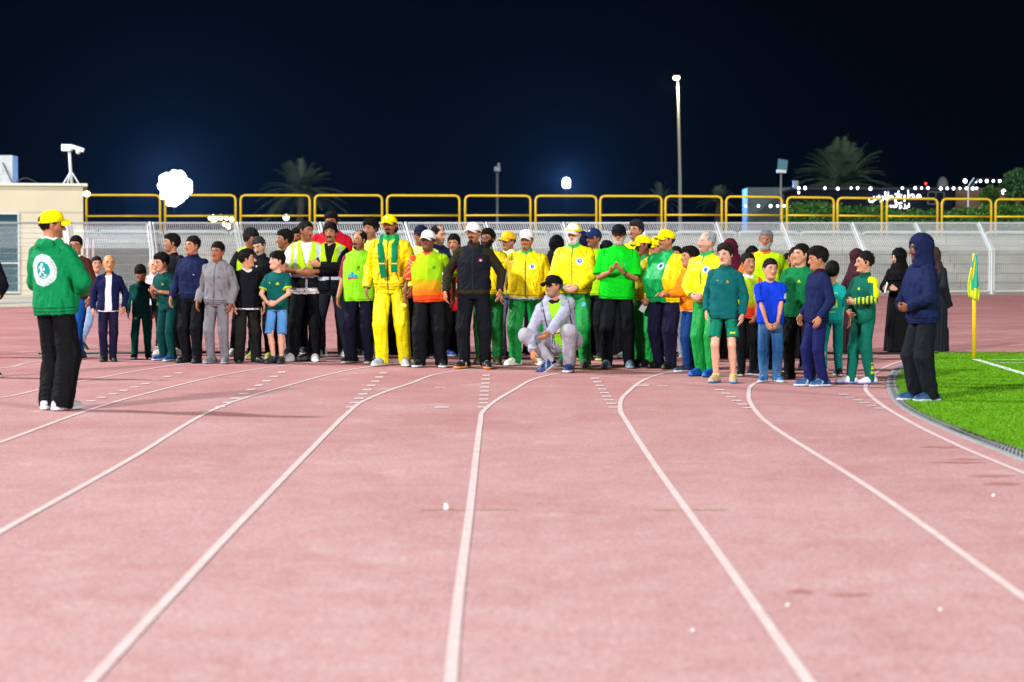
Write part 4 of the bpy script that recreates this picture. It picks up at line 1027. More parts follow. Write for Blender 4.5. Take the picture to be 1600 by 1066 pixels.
    HS = [ell((-.031, -.094, .008), (.018, .014, .011)), ell((.031, -.094, .008), (.018, .014, .011))]
    B += [hop(o, o[2] * hs) for o in HO]; B += [hop(['s', o[1], .012, ''], .012) for o in HS]
    for s in (-1, 1): B += hand_ops(wr[s], hd[s][0], hd[s][1], s, u, hd[s][2])
    allp = [sh[-1], sh[1], el[-1], el[1], wr[-1], wr[1], wr[-1] + hd[-1][0] * .2 * u, wr[1] + hd[1][0] * .2 * u, hip[-1], hip[1], kn[-1], kn[1], an[-1], an[1], hc, TP(-.2 * W, -.15 - belly, 1.1), TP(.2 * W, .15, 1.1)]
    allp = np.array(allp); lo = allp.min(0) - .17; hi = allp.max(0) + .17; lo[2] = -.02
    zh = [wr[s][2] for s in (-1, 1)]; bands = [(hc[2] - .17 * hs, 9), (zh[0] - .22 * u, zh[0] + .2 * u), (zh[1] - .22 * u, zh[1] + .2 * u)]
    v, q = sdf_mesh(B, lo, hi, hb, bands)
    P = HL(v); x, y, z = P[:, 0], P[:, 1], P[:, 2]; ax = np.abs(x)
    col = np.tile(skin, (len(v), 1)); face = (y < -.03) & (np.abs(z) < .13)
    def mixc(m, c, a):
        m = np.clip(m, 0, 1)[:, None] * a; col[:] = col * (1 - m) + hx(c) * m
    def g(cx, cz, sx, sz): return np.exp(-(((ax - cx) / sx) ** 2 + ((z - cz) / sz) ** 2) * 1.2) * face
    mixc(g(.035, -.03, .025, .02), '#c86a52', .22); mixc(np.exp(-((x / .016) ** 2 + ((z + .028) / .016) ** 2)) * face, '#c2644c', .2)
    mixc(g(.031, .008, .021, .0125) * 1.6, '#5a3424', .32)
    mixc(((((ax - .031) / .0145) ** 2 + ((z - .0075) / .0062) ** 2) < 1) & face, '#e6dcd4', .85)
    mixc(((((ax - .031) / .0065) ** 2 + ((z - .0075) / .0065) ** 2) < 1) & face, '#120b08', 1)
    bc = hairc if hair not in ('bald',) else '#2a1c14'
    mixc(((((ax - .032) / .020) ** 2 + ((z - .030 + (ax - .03) * .15) / .0062) ** 2) < 1) & face & (y < -.05), bc, .9)
    mixc((((x / .023) ** 2 + ((z + .057) / .0085) ** 2) < 1) & face & (y < -.06), '#9c4a40', .75)
    mixc((((x / .022) ** 2 + ((z + .0565) / .0025) ** 2) < 1) & face & (y < -.06), '#4a1c18', .6)
    mixc((ax > .076) & (np.abs(z) < .02), '#b05c48', .25)
    if beard and beard != 'none' or (abaya is None and u > .93):
        mixc((z < -.035) & (z > -.13) & (y < .0) & (ax < .08), beardc or '#2a211c', .55 if beard == 'stubble' else .2)
    if feet and crouch: pass
    body = mesh_obj('person', v, q, col, M['skin'], None)
    body.location = root_loc; body.rotation_euler = (0, 0, R(yaw))
    tag(body, label, cat, group or 'people gathered on the running track')
    PEOPLE.append(body)
    def put(name, ops, lo, hi, h, colfn, m, disp=None, parent=body, frame='T', mid=None):
        v, q = sdf_mesh(ops, np.asarray(lo, f32), np.asarray(hi, f32), h, None, disp)
        if len(v) == 0: return None
        c = Ctx(); Ti = np.linalg.inv(Tn)
        Pq = (v @ Ti[:3, :3].T + Ti[:3, 3]) / u if frame == 'T' else (HL(v) if frame == 'H' else v / u)
        c.x, c.y, c.z = Pq[:, 0], Pq[:, 1], Pq[:, 2]; c.P = v; c.mid = -.02 if mid is None else mid
        lab, names = label_points(ops, v); c.tags = lab; c.names = names
        c.has = lambda *t: np.isin(lab, [i for i, n in enumerate(names) if any(n.startswith(k) for k in t)])
        c.arm = c.has('arm', 'fore', 'cuff').astype(int)
        c.off = np.zeros(len(v), f32)
        for s in (-1, 1):
            for nm, a, b in ((f'arm{s}', sh[s], el[s]), (f'fore{s}', el[s], wr[s])):
                mk = c.has(nm)
                if mk.any():
                    ba = b - a; t = np.clip((v[mk] - a) @ ba / (ba @ ba), 0, 1); o = v[mk] - a - t[:, None] * ba
                    no = np.sqrt((o ** 2).sum(1)) + 1e-6; c.off[mk] = s * o[:, 0] / no
        return mesh_obj(name, v, q, colfn(c), m, parent)
    # --- tops
    def make_top(sp, grow=0.0, name=None):
        kind = sp.get('kind', 'tee'); e = {'tee': .020, 'polo': .022, 'long': .021, 'jacket': .029, 'hoodie': .034, 'bib': .034, 'vest': .036, 'sweater': .026}[kind] + sp.get('ease', 0)
        sl = sp.get('sleeve', {'tee': .72, 'polo': .8, 'bib': 0, 'vest': 0}.get(kind, 2.0)); hem = sp.get('hem', {'jacket': .90, 'hoodie': .87, 'vest': .93}.get(kind, .86))
        rr = [(hem, .168, .112, 0), (1.00, .162, .108, -.002), (1.13, .155, .104, -.004), (1.27, .166, .112, -.004), (1.335, .160, .104, .004), (1.385, .130, .088, .010), (1.43, .088, .068, .014), (1.47, .064, .056, .017)]
        if kind in ('jacket', 'hoodie'): rr[0] = (hem, .150, .106, 0); rr.insert(1, (hem + .06, .160, .115, -.004))
        top_e = [e * .9] * (len(rr) - 3) + [e * .6, e * .35, e * .1]
        R2 = []
        for r, te in zip(rr, top_e): R2 += rows([r], te + grow, te * .9 + grow)
        ops = [loft(Tn, R2, k=.02, tag='torso', e=2.25)]
        for s in (-1, 1):
            if sl > 0 or kind not in ('bib', 'vest'):
                ops.append(rc(TP(s * .045, .016, 1.43), TP(s * .15 * W, .012, 1.376), (.036 + e * .35) * u, (.046 + e * .45) * u, k=.035 * u, tag='shoulder'))
            else:
                ops.append(rc(TP(s * .045, .014, 1.432), TP(s * .135 * W, .012, 1.385), (.038 + e * .4 + grow) * u, (.045 + e * .45 + grow) * u, k=.03 * u, tag='shoulder'))
        if kind == 'jacket' or sp.get('stand'):
            ops.append(rc(TP(0, .016, 1.44), TP(0, .008, 1.505), .082 * u, .068 * u, k=.01, cut=True, tag='collar'))
        if kind == 'polo': ops.append(rc(TP(0, .016, 1.44), TP(0, .010, 1.492), .083 * u, .070 * u, k=.008, cut=True, tag='collar'))
        if kind == 'hoodie' and not hood:
            ops.append(ell(TP(0, .085, 1.445), V(.105, .060, .062) * u, k=.03 * u, tag='hood')); ops.append(rc(TP(-.075, .01, 1.45), TP(.075, .01, 1.45), .045 * u, .045 * u, k=.03, tag='hood'))
        if sp.get('open'):       # open front, shows the shirt below
            gw = sp['open']; Ti = np.linalg.inv(Tn).astype(f32)
            def gap(P):
                Q = (P @ Ti[:3, :3].T + Ti[:3, 3]) / u
                return np.maximum(np.abs(Q[:, 0] - sp.get('opx', 0)) - gw * (.7 + .3 * np.clip((1.45 - Q[:, 2]) / .5, 0, 1)), Q[:, 1] + .03) * u
            ops.append(['s', gap, .006, ''])
        if sp.get('vneck'):      # waistcoat neck opening
            Ti = np.linalg.inv(Tn).astype(f32); zb = sp['vneck']
            def vn(P):
                Q = (P @ Ti[:3, :3].T + Ti[:3, 3]) / u
                return np.maximum(np.abs(Q[:, 0]) - .012 - np.maximum(Q[:, 2] - zb, 0) * sp.get('vslope', .42), Q[:, 1] + .0) * u
            ops.append(['s', vn, .006, ''])
        for s in (-1, 1):
            if sl > 0 or kind not in ('bib', 'vest'):
                aw = .5 + .5 * W
                if sl >= 1:
                    ops.append(rc(sh[s], el[s], (.048 * aw + e * .55) * u, (.041 * aw + e * .62) * u, k=.022 * u, tag=f'arm{s}'))
                    f = min(1, sl - 1) if sl < 2 else 1; Wc = el[s] + (wr[s] - el[s]) * f
                    ops.append(rc(el[s], Wc, (.042 * aw + e * .62) * u, (.031 * aw + e * .5) * u, k=.012 * u, cut=True, tag=f'fore{s}'))
                    if kind in ('jacket', 'hoodie', 'sweater') or 'cuff' in sp:
                        dv = unit(Wc - el[s]); ops.append(rc(Wc - dv * .05 * u, Wc + dv * .008 * u, .041 * u, .038 * u, k=.008, cut=True, tag=f'cuff{s}'))
                else:
                    Ec = sh[s] + (el[s] - sh[s]) * sl; dv = unit(Ec - sh[s])
                    thin = .010 if sl < .5 else 0; ops.append(rc(sh[s], Ec, (.050 * aw + e * .6 - thin) * u, (.050 * aw + e * .85 - thin * 2) * u, k=.022 * u, cut=True, tag=f'arm{s}'))
        am = {'jacket': .021, 'hoodie': .021, 'tee': .016, 'bib': .016, 'polo': .016, 'long': .016, 'sweater': .016, 'vest': .010}[kind]
        fl = folds(seed + 3, am * u, (1, .8, .5), 17, 4); fl2 = folds(seed + 7, am * .5 * u, (.9, .6, .8), 30, 3)
        def disp(P): return (fl(P) + fl2(P)) * .55 + am * .1 * u
        def colfn(c):
            col = np.tile(hx(sp['c']), (len(c.x), 1))
            for mk in sp.get('pre', []): paint_marks(col, c, [mk])
            if 'sleeve_c' in sp: col[c.has('arm', 'fore')] = hx(sp['sleeve_c']); 
            if 'shoulder_c' in sp: col[c.has('arm', 'fore') | ((np.abs(c.x) > .11 * W) & (c.z > 1.36))] = hx(sp['shoulder_c'])
            paint_marks(col, c, sp.get('marks', []))
            # seams, stitched hems and pocket slits
            zz = c.z - hem; sm = (c.arm == 0) & (np.abs(zz - .024) < .0045)
            if kind in ('jacket', 'hoodie'):
                sm |= (c.arm == 0) & (np.abs(zz - .055) < .005) | ((c.arm == 0) & (c.y < 0) & (np.abs(np.abs(c.x) - .105 - (1.06 - c.z) * .25) < .006) & (c.z > .97) & (c.z < 1.09))
            col[sm] *= .62
            ar = (c.arm == 1) & (np.abs(np.abs(c.x) - .150 * W - .012) < .006) & (c.z > 1.26); col[ar] *= .7
            nr = np.sqrt(c.x ** 2 + (c.y - .015) ** 2)
            if 'collar' in sp: col[c.has('collar') | ((nr < .084) & (c.z > 1.425) & (c.arm == 0))] = hx(sp['collar'])
            if 'hoodc' in sp: col[c.has('hood') & (nr < .10) & (c.z > 1.43)] = hx(sp['hoodc'])
            if 'cuff' in sp:
                if sl >= 1: col[c.has('cuff')] = hx(sp['cuff'])
                else:
                    for s in (-1, 1):
                        dv = unit(el[s] - sh[s]); Ec = sh[s] + (el[s] - sh[s]) * sl; col[c.has(f'arm{s}') & ((c.P - Ec) @ dv > -.022 * u)] = hx(sp['cuff'])
            if 'zip' in sp: col[(np.abs(c.x - sp.get('zx', 0)) < .0075) & (c.y < 0) & (c.arm == 0)] = hx(sp['zip'])
            if 'hemc' in sp: col[(c.z < hem + sp.get('hemw', .05)) & (c.arm == 0)] = hx(sp['hemc'])
            if 'stripe' in sp: col[(c.off > .93) & (c.arm == 1)] = hx(sp['stripe'])
            return col
        pts = [TP(-.25 * W, -.2 - belly, hem), TP(.25 * W, .2, hem), TP(0, 0, 1.55), TP(0, .16, 1.5)] + ([wr[-1], wr[1], el[-1], el[1]] if sl > 0 else []) + [sh[-1], sh[1]]
        pts = np.array(pts); nm = name or {'tee': 'shirt', 'polo': 'polo_shirt', 'long': 'shirt', 'bib': 'bib', 'vest': 'safety_vest'}.get(kind, kind)
        return put(nm, ops, pts.min(0) - .085, pts.max(0) + .085, hg, colfn, M[sp.get('m', 'cloth')], disp)
    if topw: make_top(topw)
    for o in (over or []): make_top(o, grow=o.get('grow', .012), name=o.get('name'))
    # --- trousers / shorts
    if legs:
        kind = legs.get('kind', 'trousers'); e = legs.get('ease', .014) ; fl = legs.get('flare', 0)
        ops = []
        hemz = topw.get('hem', {'jacket': .90, 'hoodie': .87, 'vest': .93}.get(topw.get('kind', 'tee'), .86)) if topw else .9
        if crouch: ops.append(rc(hip[-1], hip[1], .125, .125, k=.07, tag='pelvis'))
        else: ops.append(loft(None, rows([(.83, .146, .098, .005), (.88, .158, .108, .005), (max(.885, hemz - .005), .158, .106, 0), (max(.9, hemz + .03), .134, .090, 0), (1.03, .132, .088, 0)], min(e, .022) * .7, min(e, .022) * .7), k=.02, tag='pelvis', e=2.4))
        for s in (-1, 1):
            if kind == 'shorts':
                zc = legs.get('end', .50) * u; t = (hip[s][2] - zc) / (hip[s][2] - kn[s][2])
                Kc = hip[s] + (kn[s] - hip[s]) * min(t, 1.12)
                ops.append(rc(hip[s] + V(s * .004, 0, -.02) * u, Kc + V(s * .018, 0, 0) * u, (.076 * W + e * .4) * u, (.064 * W + e * .5) * u, k=.006 * u, cut=True, tag=f'thigh{s}'))
            else:
                lw = legw
                ops.append(rc(hip[s] - V(0, 0, .03 * u if not crouch else 0), kn[s], (.074 * W + min(e, .018)) * u * lw, (.060 * (W * .6 + .4) + e + fl * .3) * u * lw, k=.012 * u, tag=f'thigh{s}'))
                end = an[s] + (V(0, 0, -.055 * u) if not crouch else unit(an[s] - kn[s]) * .01)
                ops.append(rc(kn[s], end, (.060 * (W * .6 + .4) + e + fl * .3) * u * lw, (.044 + e * .7 + fl) * u * lw, k=.014 * u, cut=True, tag=f'calf{s}'))
                if legs.get('cuffed'): ops.append(rc(an[s] + V(0, 0, .03 * u), an[s] + V(0, 0, -.02 * u), .05 * u, .044 * u, k=.006, cut=True, tag=f'band{s}'))
        f1 = folds(seed + 11, .015 * u, (1, .9, .3), 24, 4); f2 = folds(seed + 13, .014 * u, (1.0, 1.0, .9), 34, 4)
        def disp(P):
            zz = P[:, 2] / u; kf = .9 * np.exp(-((zz - .14) / .11) ** 2) + .5 * np.exp(-((zz - .5) / .1) ** 2) + .15
            return f1(P) * .6 + f2(P) * kf * .55 + .002
        def colfn(c):
            col = np.tile(hx(legs['c']), (len(c.x), 1))
            if 'fade' in legs: m = np.exp(-((c.y + .06) / .05) ** 2) * (.55 + .45 * np.sin(c.z * 9)); m = np.clip(m, 0, 1)[:, None] * .55; col = col * (1 - m) + hx(legs['fade']) * m
            if 'side' in legs:
                sd = np.abs(c.x) > np.interp(c.z, [.05, .5, .9], [np.abs(an[1][0]) / u + .043, np.abs(kn[1][0]) / u + .060, .165 * W + .004])
                col[sd & (np.abs(c.y) < .02) & (c.z < .98)] = hx(legs['side'])
            if not crouch:
                ps = (c.y < .02) & (np.abs(np.abs(c.x) - .128 * W - (.93 - c.z) * .22) < .006) & (c.z > .82) & (c.z < .93); col[ps] *= .55
                col[(np.abs(c.x) < .006) & (c.y < 0) & (c.z > .80) & (c.z < .93)] *= .7
                if kind != 'shorts': col[(np.abs(np.abs(c.x) - np.interp(c.z, [.05, .5, .9], [np.abs(an[1][0]) / u, np.abs(kn[1][0]) / u, .09 * W])) < .004) & (c.y < 0) & (c.z < .8)] *= .86
            for mk in legs.get('marks', []):
                if mk[0] == 'fn': col[mk[1](c)] = hx(mk[2])
            if 'band' in legs: col[c.has('band')] = hx(legs['band'])
            return col
        pts = np.array([hip[-1], hip[1], kn[-1], kn[1], an[-1], an[1], V(0, 0, 1.03 * u) if not crouch else hip[1]]); lo = pts.min(0) - .2; hi = pts.max(0) + .2; lo[2] = .012; lo[1] -= belly
        put('shorts' if kind == 'shorts' else 'trousers', ops, lo, hi, hg, colfn, M[legs.get('m', 'cloth')], disp, frame='B')
    # --- shoes
    if shoes and abaya is None:
        up, sole, acc = shoes
        for s in (-1, 1):
            fa, lift = fy[s]; fr = R(fa); d = V(math.sin(fr), -math.cos(fr), 0); n = V(math.cos(fr), math.sin(fr), 0); A = an[s].copy(); us = u * 1.04 * shoew
            base = A - V(0, 0, .085 * u if not crouch else .10); zc = base[2]; tp = R(feet[0 if s < 0 else 1][5]) if crouch and len(feet[0 if s < 0 else 1]) > 5 else (R(28) if lift else 0)
            dd = d * math.cos(tp) - V(0, 0, 1) * math.sin(tp); uu = V(0, 0, 1) * math.cos(tp) + d * math.sin(tp)
            pv = base
            def SP(a, h, b=0): return pv + (dd * a + uu * h + n * b) * us
            ops = [rc(SP(-.045, .045), SP(.085, .036), .040 * us, .043 * us, k=.015, tag='upper'), rc(SP(.085, .034), SP(.155, .030), .043 * us, .033 * us, k=.02, tag='upper'),
                   rc(SP(-.02, .055), SP(.0, .105), .040 * us, .042 * us, k=.02, cut=True, tag='upper'), rc(SP(.01, .075), SP(.09, .045), .034 * us, .03 * us, k=.02, tag='upper'),
                   rc(SP(-.05, .018), SP(.155, .018), .042 * us, .040 * us, (uu, .48), k=.004, tag='sole'), rc(SP(.04, .018, .004 * s), SP(.12, .018, .004 * s), .046 * us, .047 * us, (uu, .42), k=.004, tag='sole'),
                   inter(lambda P, p0=pv, w_=uu: -((P - p0) @ w_) + .001, .002)]
            pts = np.array([SP(-.1, 0), SP(.2, 0), SP(0, .13), SP(-.1, 0, -.06), SP(.2, 0, .06), SP(-.1, 0, .06), SP(.2, 0, -.06)])
            def colfn(c, p0=pv, d0=dd, u0=uu, n0=n):
                q = (c.P - p0) / us; h = q @ u0; a = q @ d0; b = q @ n0
                col = np.tile(hx(up), (len(h), 1)); col[(np.abs(b) > .022) & (np.sin(a * 90 + h * 60) > .45) & (h > .03) & (a > -.02) & (a < .10)] = hx(acc)
                col[(np.abs(b) < .016) & (a > .02) & (a < .1) & (np.sin(a * 260) > 0)] = hx(acc)
                col[h < .027] = hx(sole); col[h < .006] = col[h < .006] * .5
                return col
            put('shoe', ops, pts.min(0) - .02, pts.max(0) + .02, .0075, colfn, M['shoe'], frame='B')
    # --- head things
    hlo, hhi = hc - .21 * hs, hc + .21 * hs
    hairline_p = {'fringe': (-.078, .048)}.get(hair, (-.072, .074))
    def hplane(p0, p1):       # keep the side above the line p0 -> p1 in the head's y,z
        (y0, z0), (y1, z1) = p0, p1; n = unit(V(0, -(z1 - z0), (y1 - y0))); return [ 'i', (lambda P: -((HL(P) - V(0, y0, z0)) @ n) * hs), .004, '']
    if hair not in ('bald', 'none') and not hijab and not hood:
        t = {'short': .008, 'fade': .008, 'thick': .015, 'curly': .020, 'fringe': .014, 'balding': .004, 'long': .016, 'quiff': .015}[hair]
        if cap: t = min(t, .005)
        ops = [hop(ell((0, .018, .033), (.0762 + t * .55, .0945 + t * .8, .088 + t), tag='hair'))]
        if hair in ('quiff', 'thick') and not cap: ops.append(hop(ell((0, -.03, .095), (.055, .055, .034), k=.02, tag='hair'), .02))
        if hair == 'fringe' and not cap: ops.append(hop(ell((.01, -.055, .075), (.062, .035, .035), k=.02, tag='hair'), .02))
        if hair == 'long': ops.append(hop(ell((0, .05, -.03), (.08, .06, .07), k=.02, tag='hair'), .02))
        if cap: ops.append(['i', (lambda P: (HL(P)[:, 2] - .05) * hs), .004, ''])
        fz = {'fringe': .046, 'balding': .085}.get(hair, .070); nz_ = -.105 if hair == 'long' else -.06
        def hl(P):
            Q = HL(P); zl = np.interp(Q[:, 1], [-.10, -.066, -.044, -.026, -.014, .006, .020, .05, .09], [fz, fz, fz - .012, .022, -.020, -.022, -.002 if hair != 'long' else -.06, -.045 if hair != 'long' else -.10, nz_]).astype(f32)
            return (zl + .010 * np.sin(Q[:, 0] * 70 + 1) * (Q[:, 1] < -.04) * (hair in ('fringe', 'curly', 'quiff')) - Q[:, 2]) * hs * .8
        ops.append(['i', hl, .003, ''])
        if hair == 'balding': ops.append(['s', hop(ell((0, -.055, .13), (.066, .11, .075)))[1], .006, ''])
        nz = folds(seed + 21, (.020 if hair in ('curly',) else .013) * hs, (1.3, .6, .9), 120 if hair != 'curly' else 100, 4)
        v1 = hx(hairc)
        def colfn(c):
            col = np.tile(v1, (len(c.x), 1)); k = .5 + .5 * np.sin(c.x * 400 + np.sin(c.y * 90) * 3); return np.clip(col * (1 + .35 * k[:, None]), 0, 1)
        put('hair', ops, hlo, hhi, .006, colfn, M['hair'], nz, frame='H')
    if beard and beard not in ('none', 'stubble'):
        bcol = beardc or hairc; t = {'full': .005, 'goatee': .005, 'stubble': .002, 'moustache': .004, 'white': .008, 'big': .012}[beard]
        ops = []
        if beard in ('full', 'white', 'stubble', 'big'):
            ops += [hop(rc((0, -.036, -.03), (0, -.048, -.080 - t * .7), .054 + t, .040 + t, k=.02, tag='beard'), .02), hop(rc((-.034, -.010, -.030), (-.020, -.040, -.084), .036 + t, .024 + t, k=.02, tag='beard'), .02), hop(rc((.034, -.010, -.030), (.020, -.040, -.084), .036 + t, .024 + t, k=.02, tag='beard'), .02)]
            ops += [['i', (lambda P: (HL(P)[:, 2] + .066 - np.maximum(np.abs(HL(P)[:, 0]) - .022, 0) * 1.5) * hs * .6), .004, ''], ['i', (lambda P: (HL(P)[:, 1] - .0) * hs), .006, '']]
            ops.append(['s', hop(ell((0, -.095, -.056), (.020, .03, .0085)))[1], .004, ''])
        if beard == 'goatee': ops.append(hop(ell((0, -.078, -.090), (.022, .020, .022), tag='beard')))
        if beard in ('goatee', 'moustache', 'full', 'white', 'big'):
            ops2 = hop(rc((-.026, -.082, -.047), (.026, -.082, -.047), .0075, .0075, k=.004, tag='beard'), .004); ops2[0] = 'u'
            ops.append(ops2)
        nz = folds(seed + 23, .003, (1, 1, 1), 170, 4)
        put('beard' if beard != 'moustache' else 'moustache', ops, hc - .16 * hs, hc + .1 * hs, .006, lambda c: np.tile(hx(bcol), (len(c.x), 1)), M['hair'], nz, frame='H')
    if cap:
        def cc(c):
            col = np.tile(hx(capc), (len(c.x), 1))
            if cap == 'white_front': col[(c.y < -.035) & (c.z > .07)] = hx('#f4f4ee')
            if cap == 'logo': col[(c.y < -.06) & (np.abs(c.x) < .014) & (np.abs(c.z - .098) < .011)] = hx('#e8f0e0')
            if cap == 'strap': col[(c.y > .07) & (np.abs(c.x) < .035) & (c.z < .075) & (c.z > .035)] = hx('#4a3a10')
            return col
        nz = folds(seed + 31, .002, (1, 1, 1), 60, 4)
        dome = put('cap', [hop(ell((0, .016, .040), (.0875, .106, .092), tag='cap')), hop(ell((0, -.02, .07), (.078, .074, .066), k=.02, tag='cap'), .02), hplane((-.09, .044), (.11, .010))], hlo, hhi, .0062, cc, M['cloth'], nz, frame='H')
        br = put('brim', [['u', (lambda P: np.maximum(np.sqrt((HL(P)[:, 0] / .074) ** 2 + ((HL(P)[:, 1] + .082) / .088) ** 2) * .08 - .08, np.abs(HL(P)[:, 2] - .056 + 9.0 * HL(P)[:, 0] ** 2 - .20 * (HL(P)[:, 1] + .085)) - .0065) * hs), .003, 'b'], ['i', (lambda P: (HL(P)[:, 1] + .068) * hs), .003, '']], hlo, hhi, .0055, lambda c: np.tile(hx(capc if cap != 'white_front' else '#f0f0f0'), (len(c.x), 1)), M['cloth'], None, parent=dome, frame='H')
    if glasses:
        m = MB()
        for sx in (-1, 1):
            m.tube([Vector(HT((sx * .033 + .024 * math.cos(a), -.103 + .004 * abs(math.cos(a)), .006 + .018 * math.sin(a))).tolist()) for a in [i * math.pi / 6 for i in range(13)]], .0028, 5, cap=False)
            m.tube([Vector(HT(p).tolist()) for p in ((sx * .057, -.098, .012), (sx * .084, -.01, .010), (sx * .084, .015, .004))], .0025, 5)
        m.tube([Vector(HT(p).tolist()) for p in ((-.01, -.105, .010), (.01, -.105, .010))], .0025, 5)
        g_ = m.build('glasses', M['dark_metal'], None); g_.parent = body
    if hijab or hood:
        cl = hijab or hood; loose = 1.0 if hijab else 1.08
        ops = [hop(ell((0, .022, .028), (.096 * loose, .115 * loose, .112 * loose), k=.03, tag='h'), .03), hop(rc((0, .01, -.03), (0, .015, -.15), .088 * loose, .11, k=.04, tag='h'), .04)]
        if hijab: ops.append(loft(Tn, rows([(1.24, .165, .125, 0), (1.36, .18, .125, 0), (1.43, .13, .10, .01), (1.50, .085, .08, .01)], .03, .03), k=.05, tag='h'))
        ops.append(['s', hop(ell((0, -.125, -.012 if hijab else -.005), (.056 if hijab else .064, .085 if hijab else .105, .074 if hijab else .088)))[1], .012, ''])
        nz = folds(seed + 41, (.010 if hijab else .006) * hs, (.7, .7, 1), 40, 4)
        put('headscarf' if hijab else 'hood', ops, hc - .34 * np.array([1, .9, 1.25]), hc + .25, .0085, lambda c: np.tile(hx(cl), (len(c.x), 1)), M['cloth'], nz, frame='H')
    if abaya:
        rr = [(.012, .25, .21, .01), (.10, .245, .20, .01), (.5, .215, .175, .005), (.9, .20, .155, 0), (1.1, .165, .118, 0), (1.28, .170, .12, 0), (1.35, .155, .105, .005), (1.41, .11, .08, .01), (1.48, .07, .06, .015)]
        ops = [loft(None, rows(rr, .012, .012), k=.03, tag='robe', e=2.2)]
        for s in (-1, 1):
            ops.append(rc(TP(s * .05, .01, 1.41), sh[s], .05 * u, .055 * u, k=.04, tag='arm'))
            ops.append(rc(sh[s], el[s], .066 * u, .075 * u, k=.03, tag='arm')); ops.append(rc(el[s], wr[s] + (hd[s][0] * .15 * u if arms[0 if s < 0 else 1] == 'down' else 0), .072 * u, .062 * u, k=.02, cut=True, tag='arm'))
        f1 = folds(seed + 51, .03 * u, (1.1, 1.0, .08), 24, 4)
        def disp(P): return f1(P) * np.clip(1.25 - P[:, 2] / u * .7, .25, 1) * .8 + .003
        pts = np.array([V(-.33, -.28, 0), V(.33, .28, 1.55 * u), wr[-1], wr[1]]); lo = pts.min(0) - .1; lo[2] = .0
        put('abaya', ops, lo, pts.max(0) + .1, .0095, lambda c: np.tile(hx(abaya), (len(c.x), 1)), M['cloth'], disp, frame='B')
    if scarf:
        c1, c2 = scarf; ops = []
        back = [(.0, .085, 1.485), (-.075, .03, 1.48)]
        ops += [rc(TP(-.075, .04, 1.465), TP(.075, .04, 1.465), .022 * u, .022 * u, tag='s'), ]
        for s, zb in ((-1, 1.02), (1, 1.08)):
            P0 = TP(s * .080, .0, 1.475); P1 = TP(s * .084, -.125, 1.385); P2 = TP(s * (.062 if s < 0 else .092), -.198, 1.24); P3 = TP(s * (.03 if s < 0 else .092), -.206, zb)
            for a, b in ((P0, P1), (P1, P2), (P2, P3)): ops.append(rc(a, b, .036 * u, .038 * u, ((0, 1, 0), .5), k=.01, cut=(b is P3), tag='s'))
        def colfn(c):
            col = np.tile(hx(c1), (len(c.x), 1)); col[(c.z < 1.19) & (c.z > 1.175)] = hx(c2); return col
        put('scarf', ops, TP(-.2, -.3, .95), TP(.2, .15, 1.56), .0075, colfn, M['cloth'], None)
    if watch:
        s = watch; dv = unit(wr[s] - el[s]); a = wr[s] - dv * .028 * u
        put('wrist_watch', [rc(a, a + dv * .014 * u, .031 * u, .031 * u, cut=True, tag='w')], a - .06, a + .06, .005, lambda c: np.tile(hx('#1c1c20'), (len(c.x), 1)), M['shoe'], None, frame='B')
    body['u'] = u
    inf = dict(body=body, u=u, wr=wr, hd=hd, HT=HT, TP=TP, W=W, loc=L, yaw=yaw, an=an)
    del body['u']
    return inf
def world_of(inf, p):
    c, s = math.cos(R(inf['yaw'])), math.sin(R(inf['yaw'])); return Vector((inf['loc'].x + p[0] * c - p[1] * s, inf['loc'].y + p[0] * s + p[1] * c, p[2]))
# ------------------------------------------------------------------ the people, left to right
BK = '#15171d'; NV = '#1c1f44'; GT = dict(c='#12a24a', ease=.02, m='shiny'); TEAL = '#0b5c58'
def YJ(**k):
    d = dict(kind='jacket', c='#ffe400', collar='#16b45c', cuff='#16a858', zip='#2f8a30', marks=list(EMB), m='shiny', ease=.006); d.update(k); return d
def LV(**k):     # hi-vis waistcoat: lime chest, black lower half with a reflective band
    d = dict(kind='vest', c='#c4f01c', hem=.90, vneck=1.18, vslope=.22, name='safety_vest', marks=[('rect', -.3, .3, .8, 1.13, '#14161c'), ('rect', -.3, .3, 1.045, 1.085, '#d8dcec'), ('rect', -.150, -.115, 1.13, 1.6, '#c8d4d8'), ('rect', .115, .150, 1.13, 1.6, '#c8d4d8'), ('rect', -.005, .005, .8, 1.2, '#0c0d10')]); d.update(k); return d
LOGO = [('bmp', ['...##....', '..#.##...', '.####.###', '##..#####', '#########'], -.10, 1.20, .016, '#2f9fd0'), ('rect', -.105, .04, 1.105, 1.125, '#d83838'), ('bmp', ['..#', '.##', '###', '.#.', '#.#'], .03, 1.28, .013, '#8a3a20')]
SG = '#0f6e52'

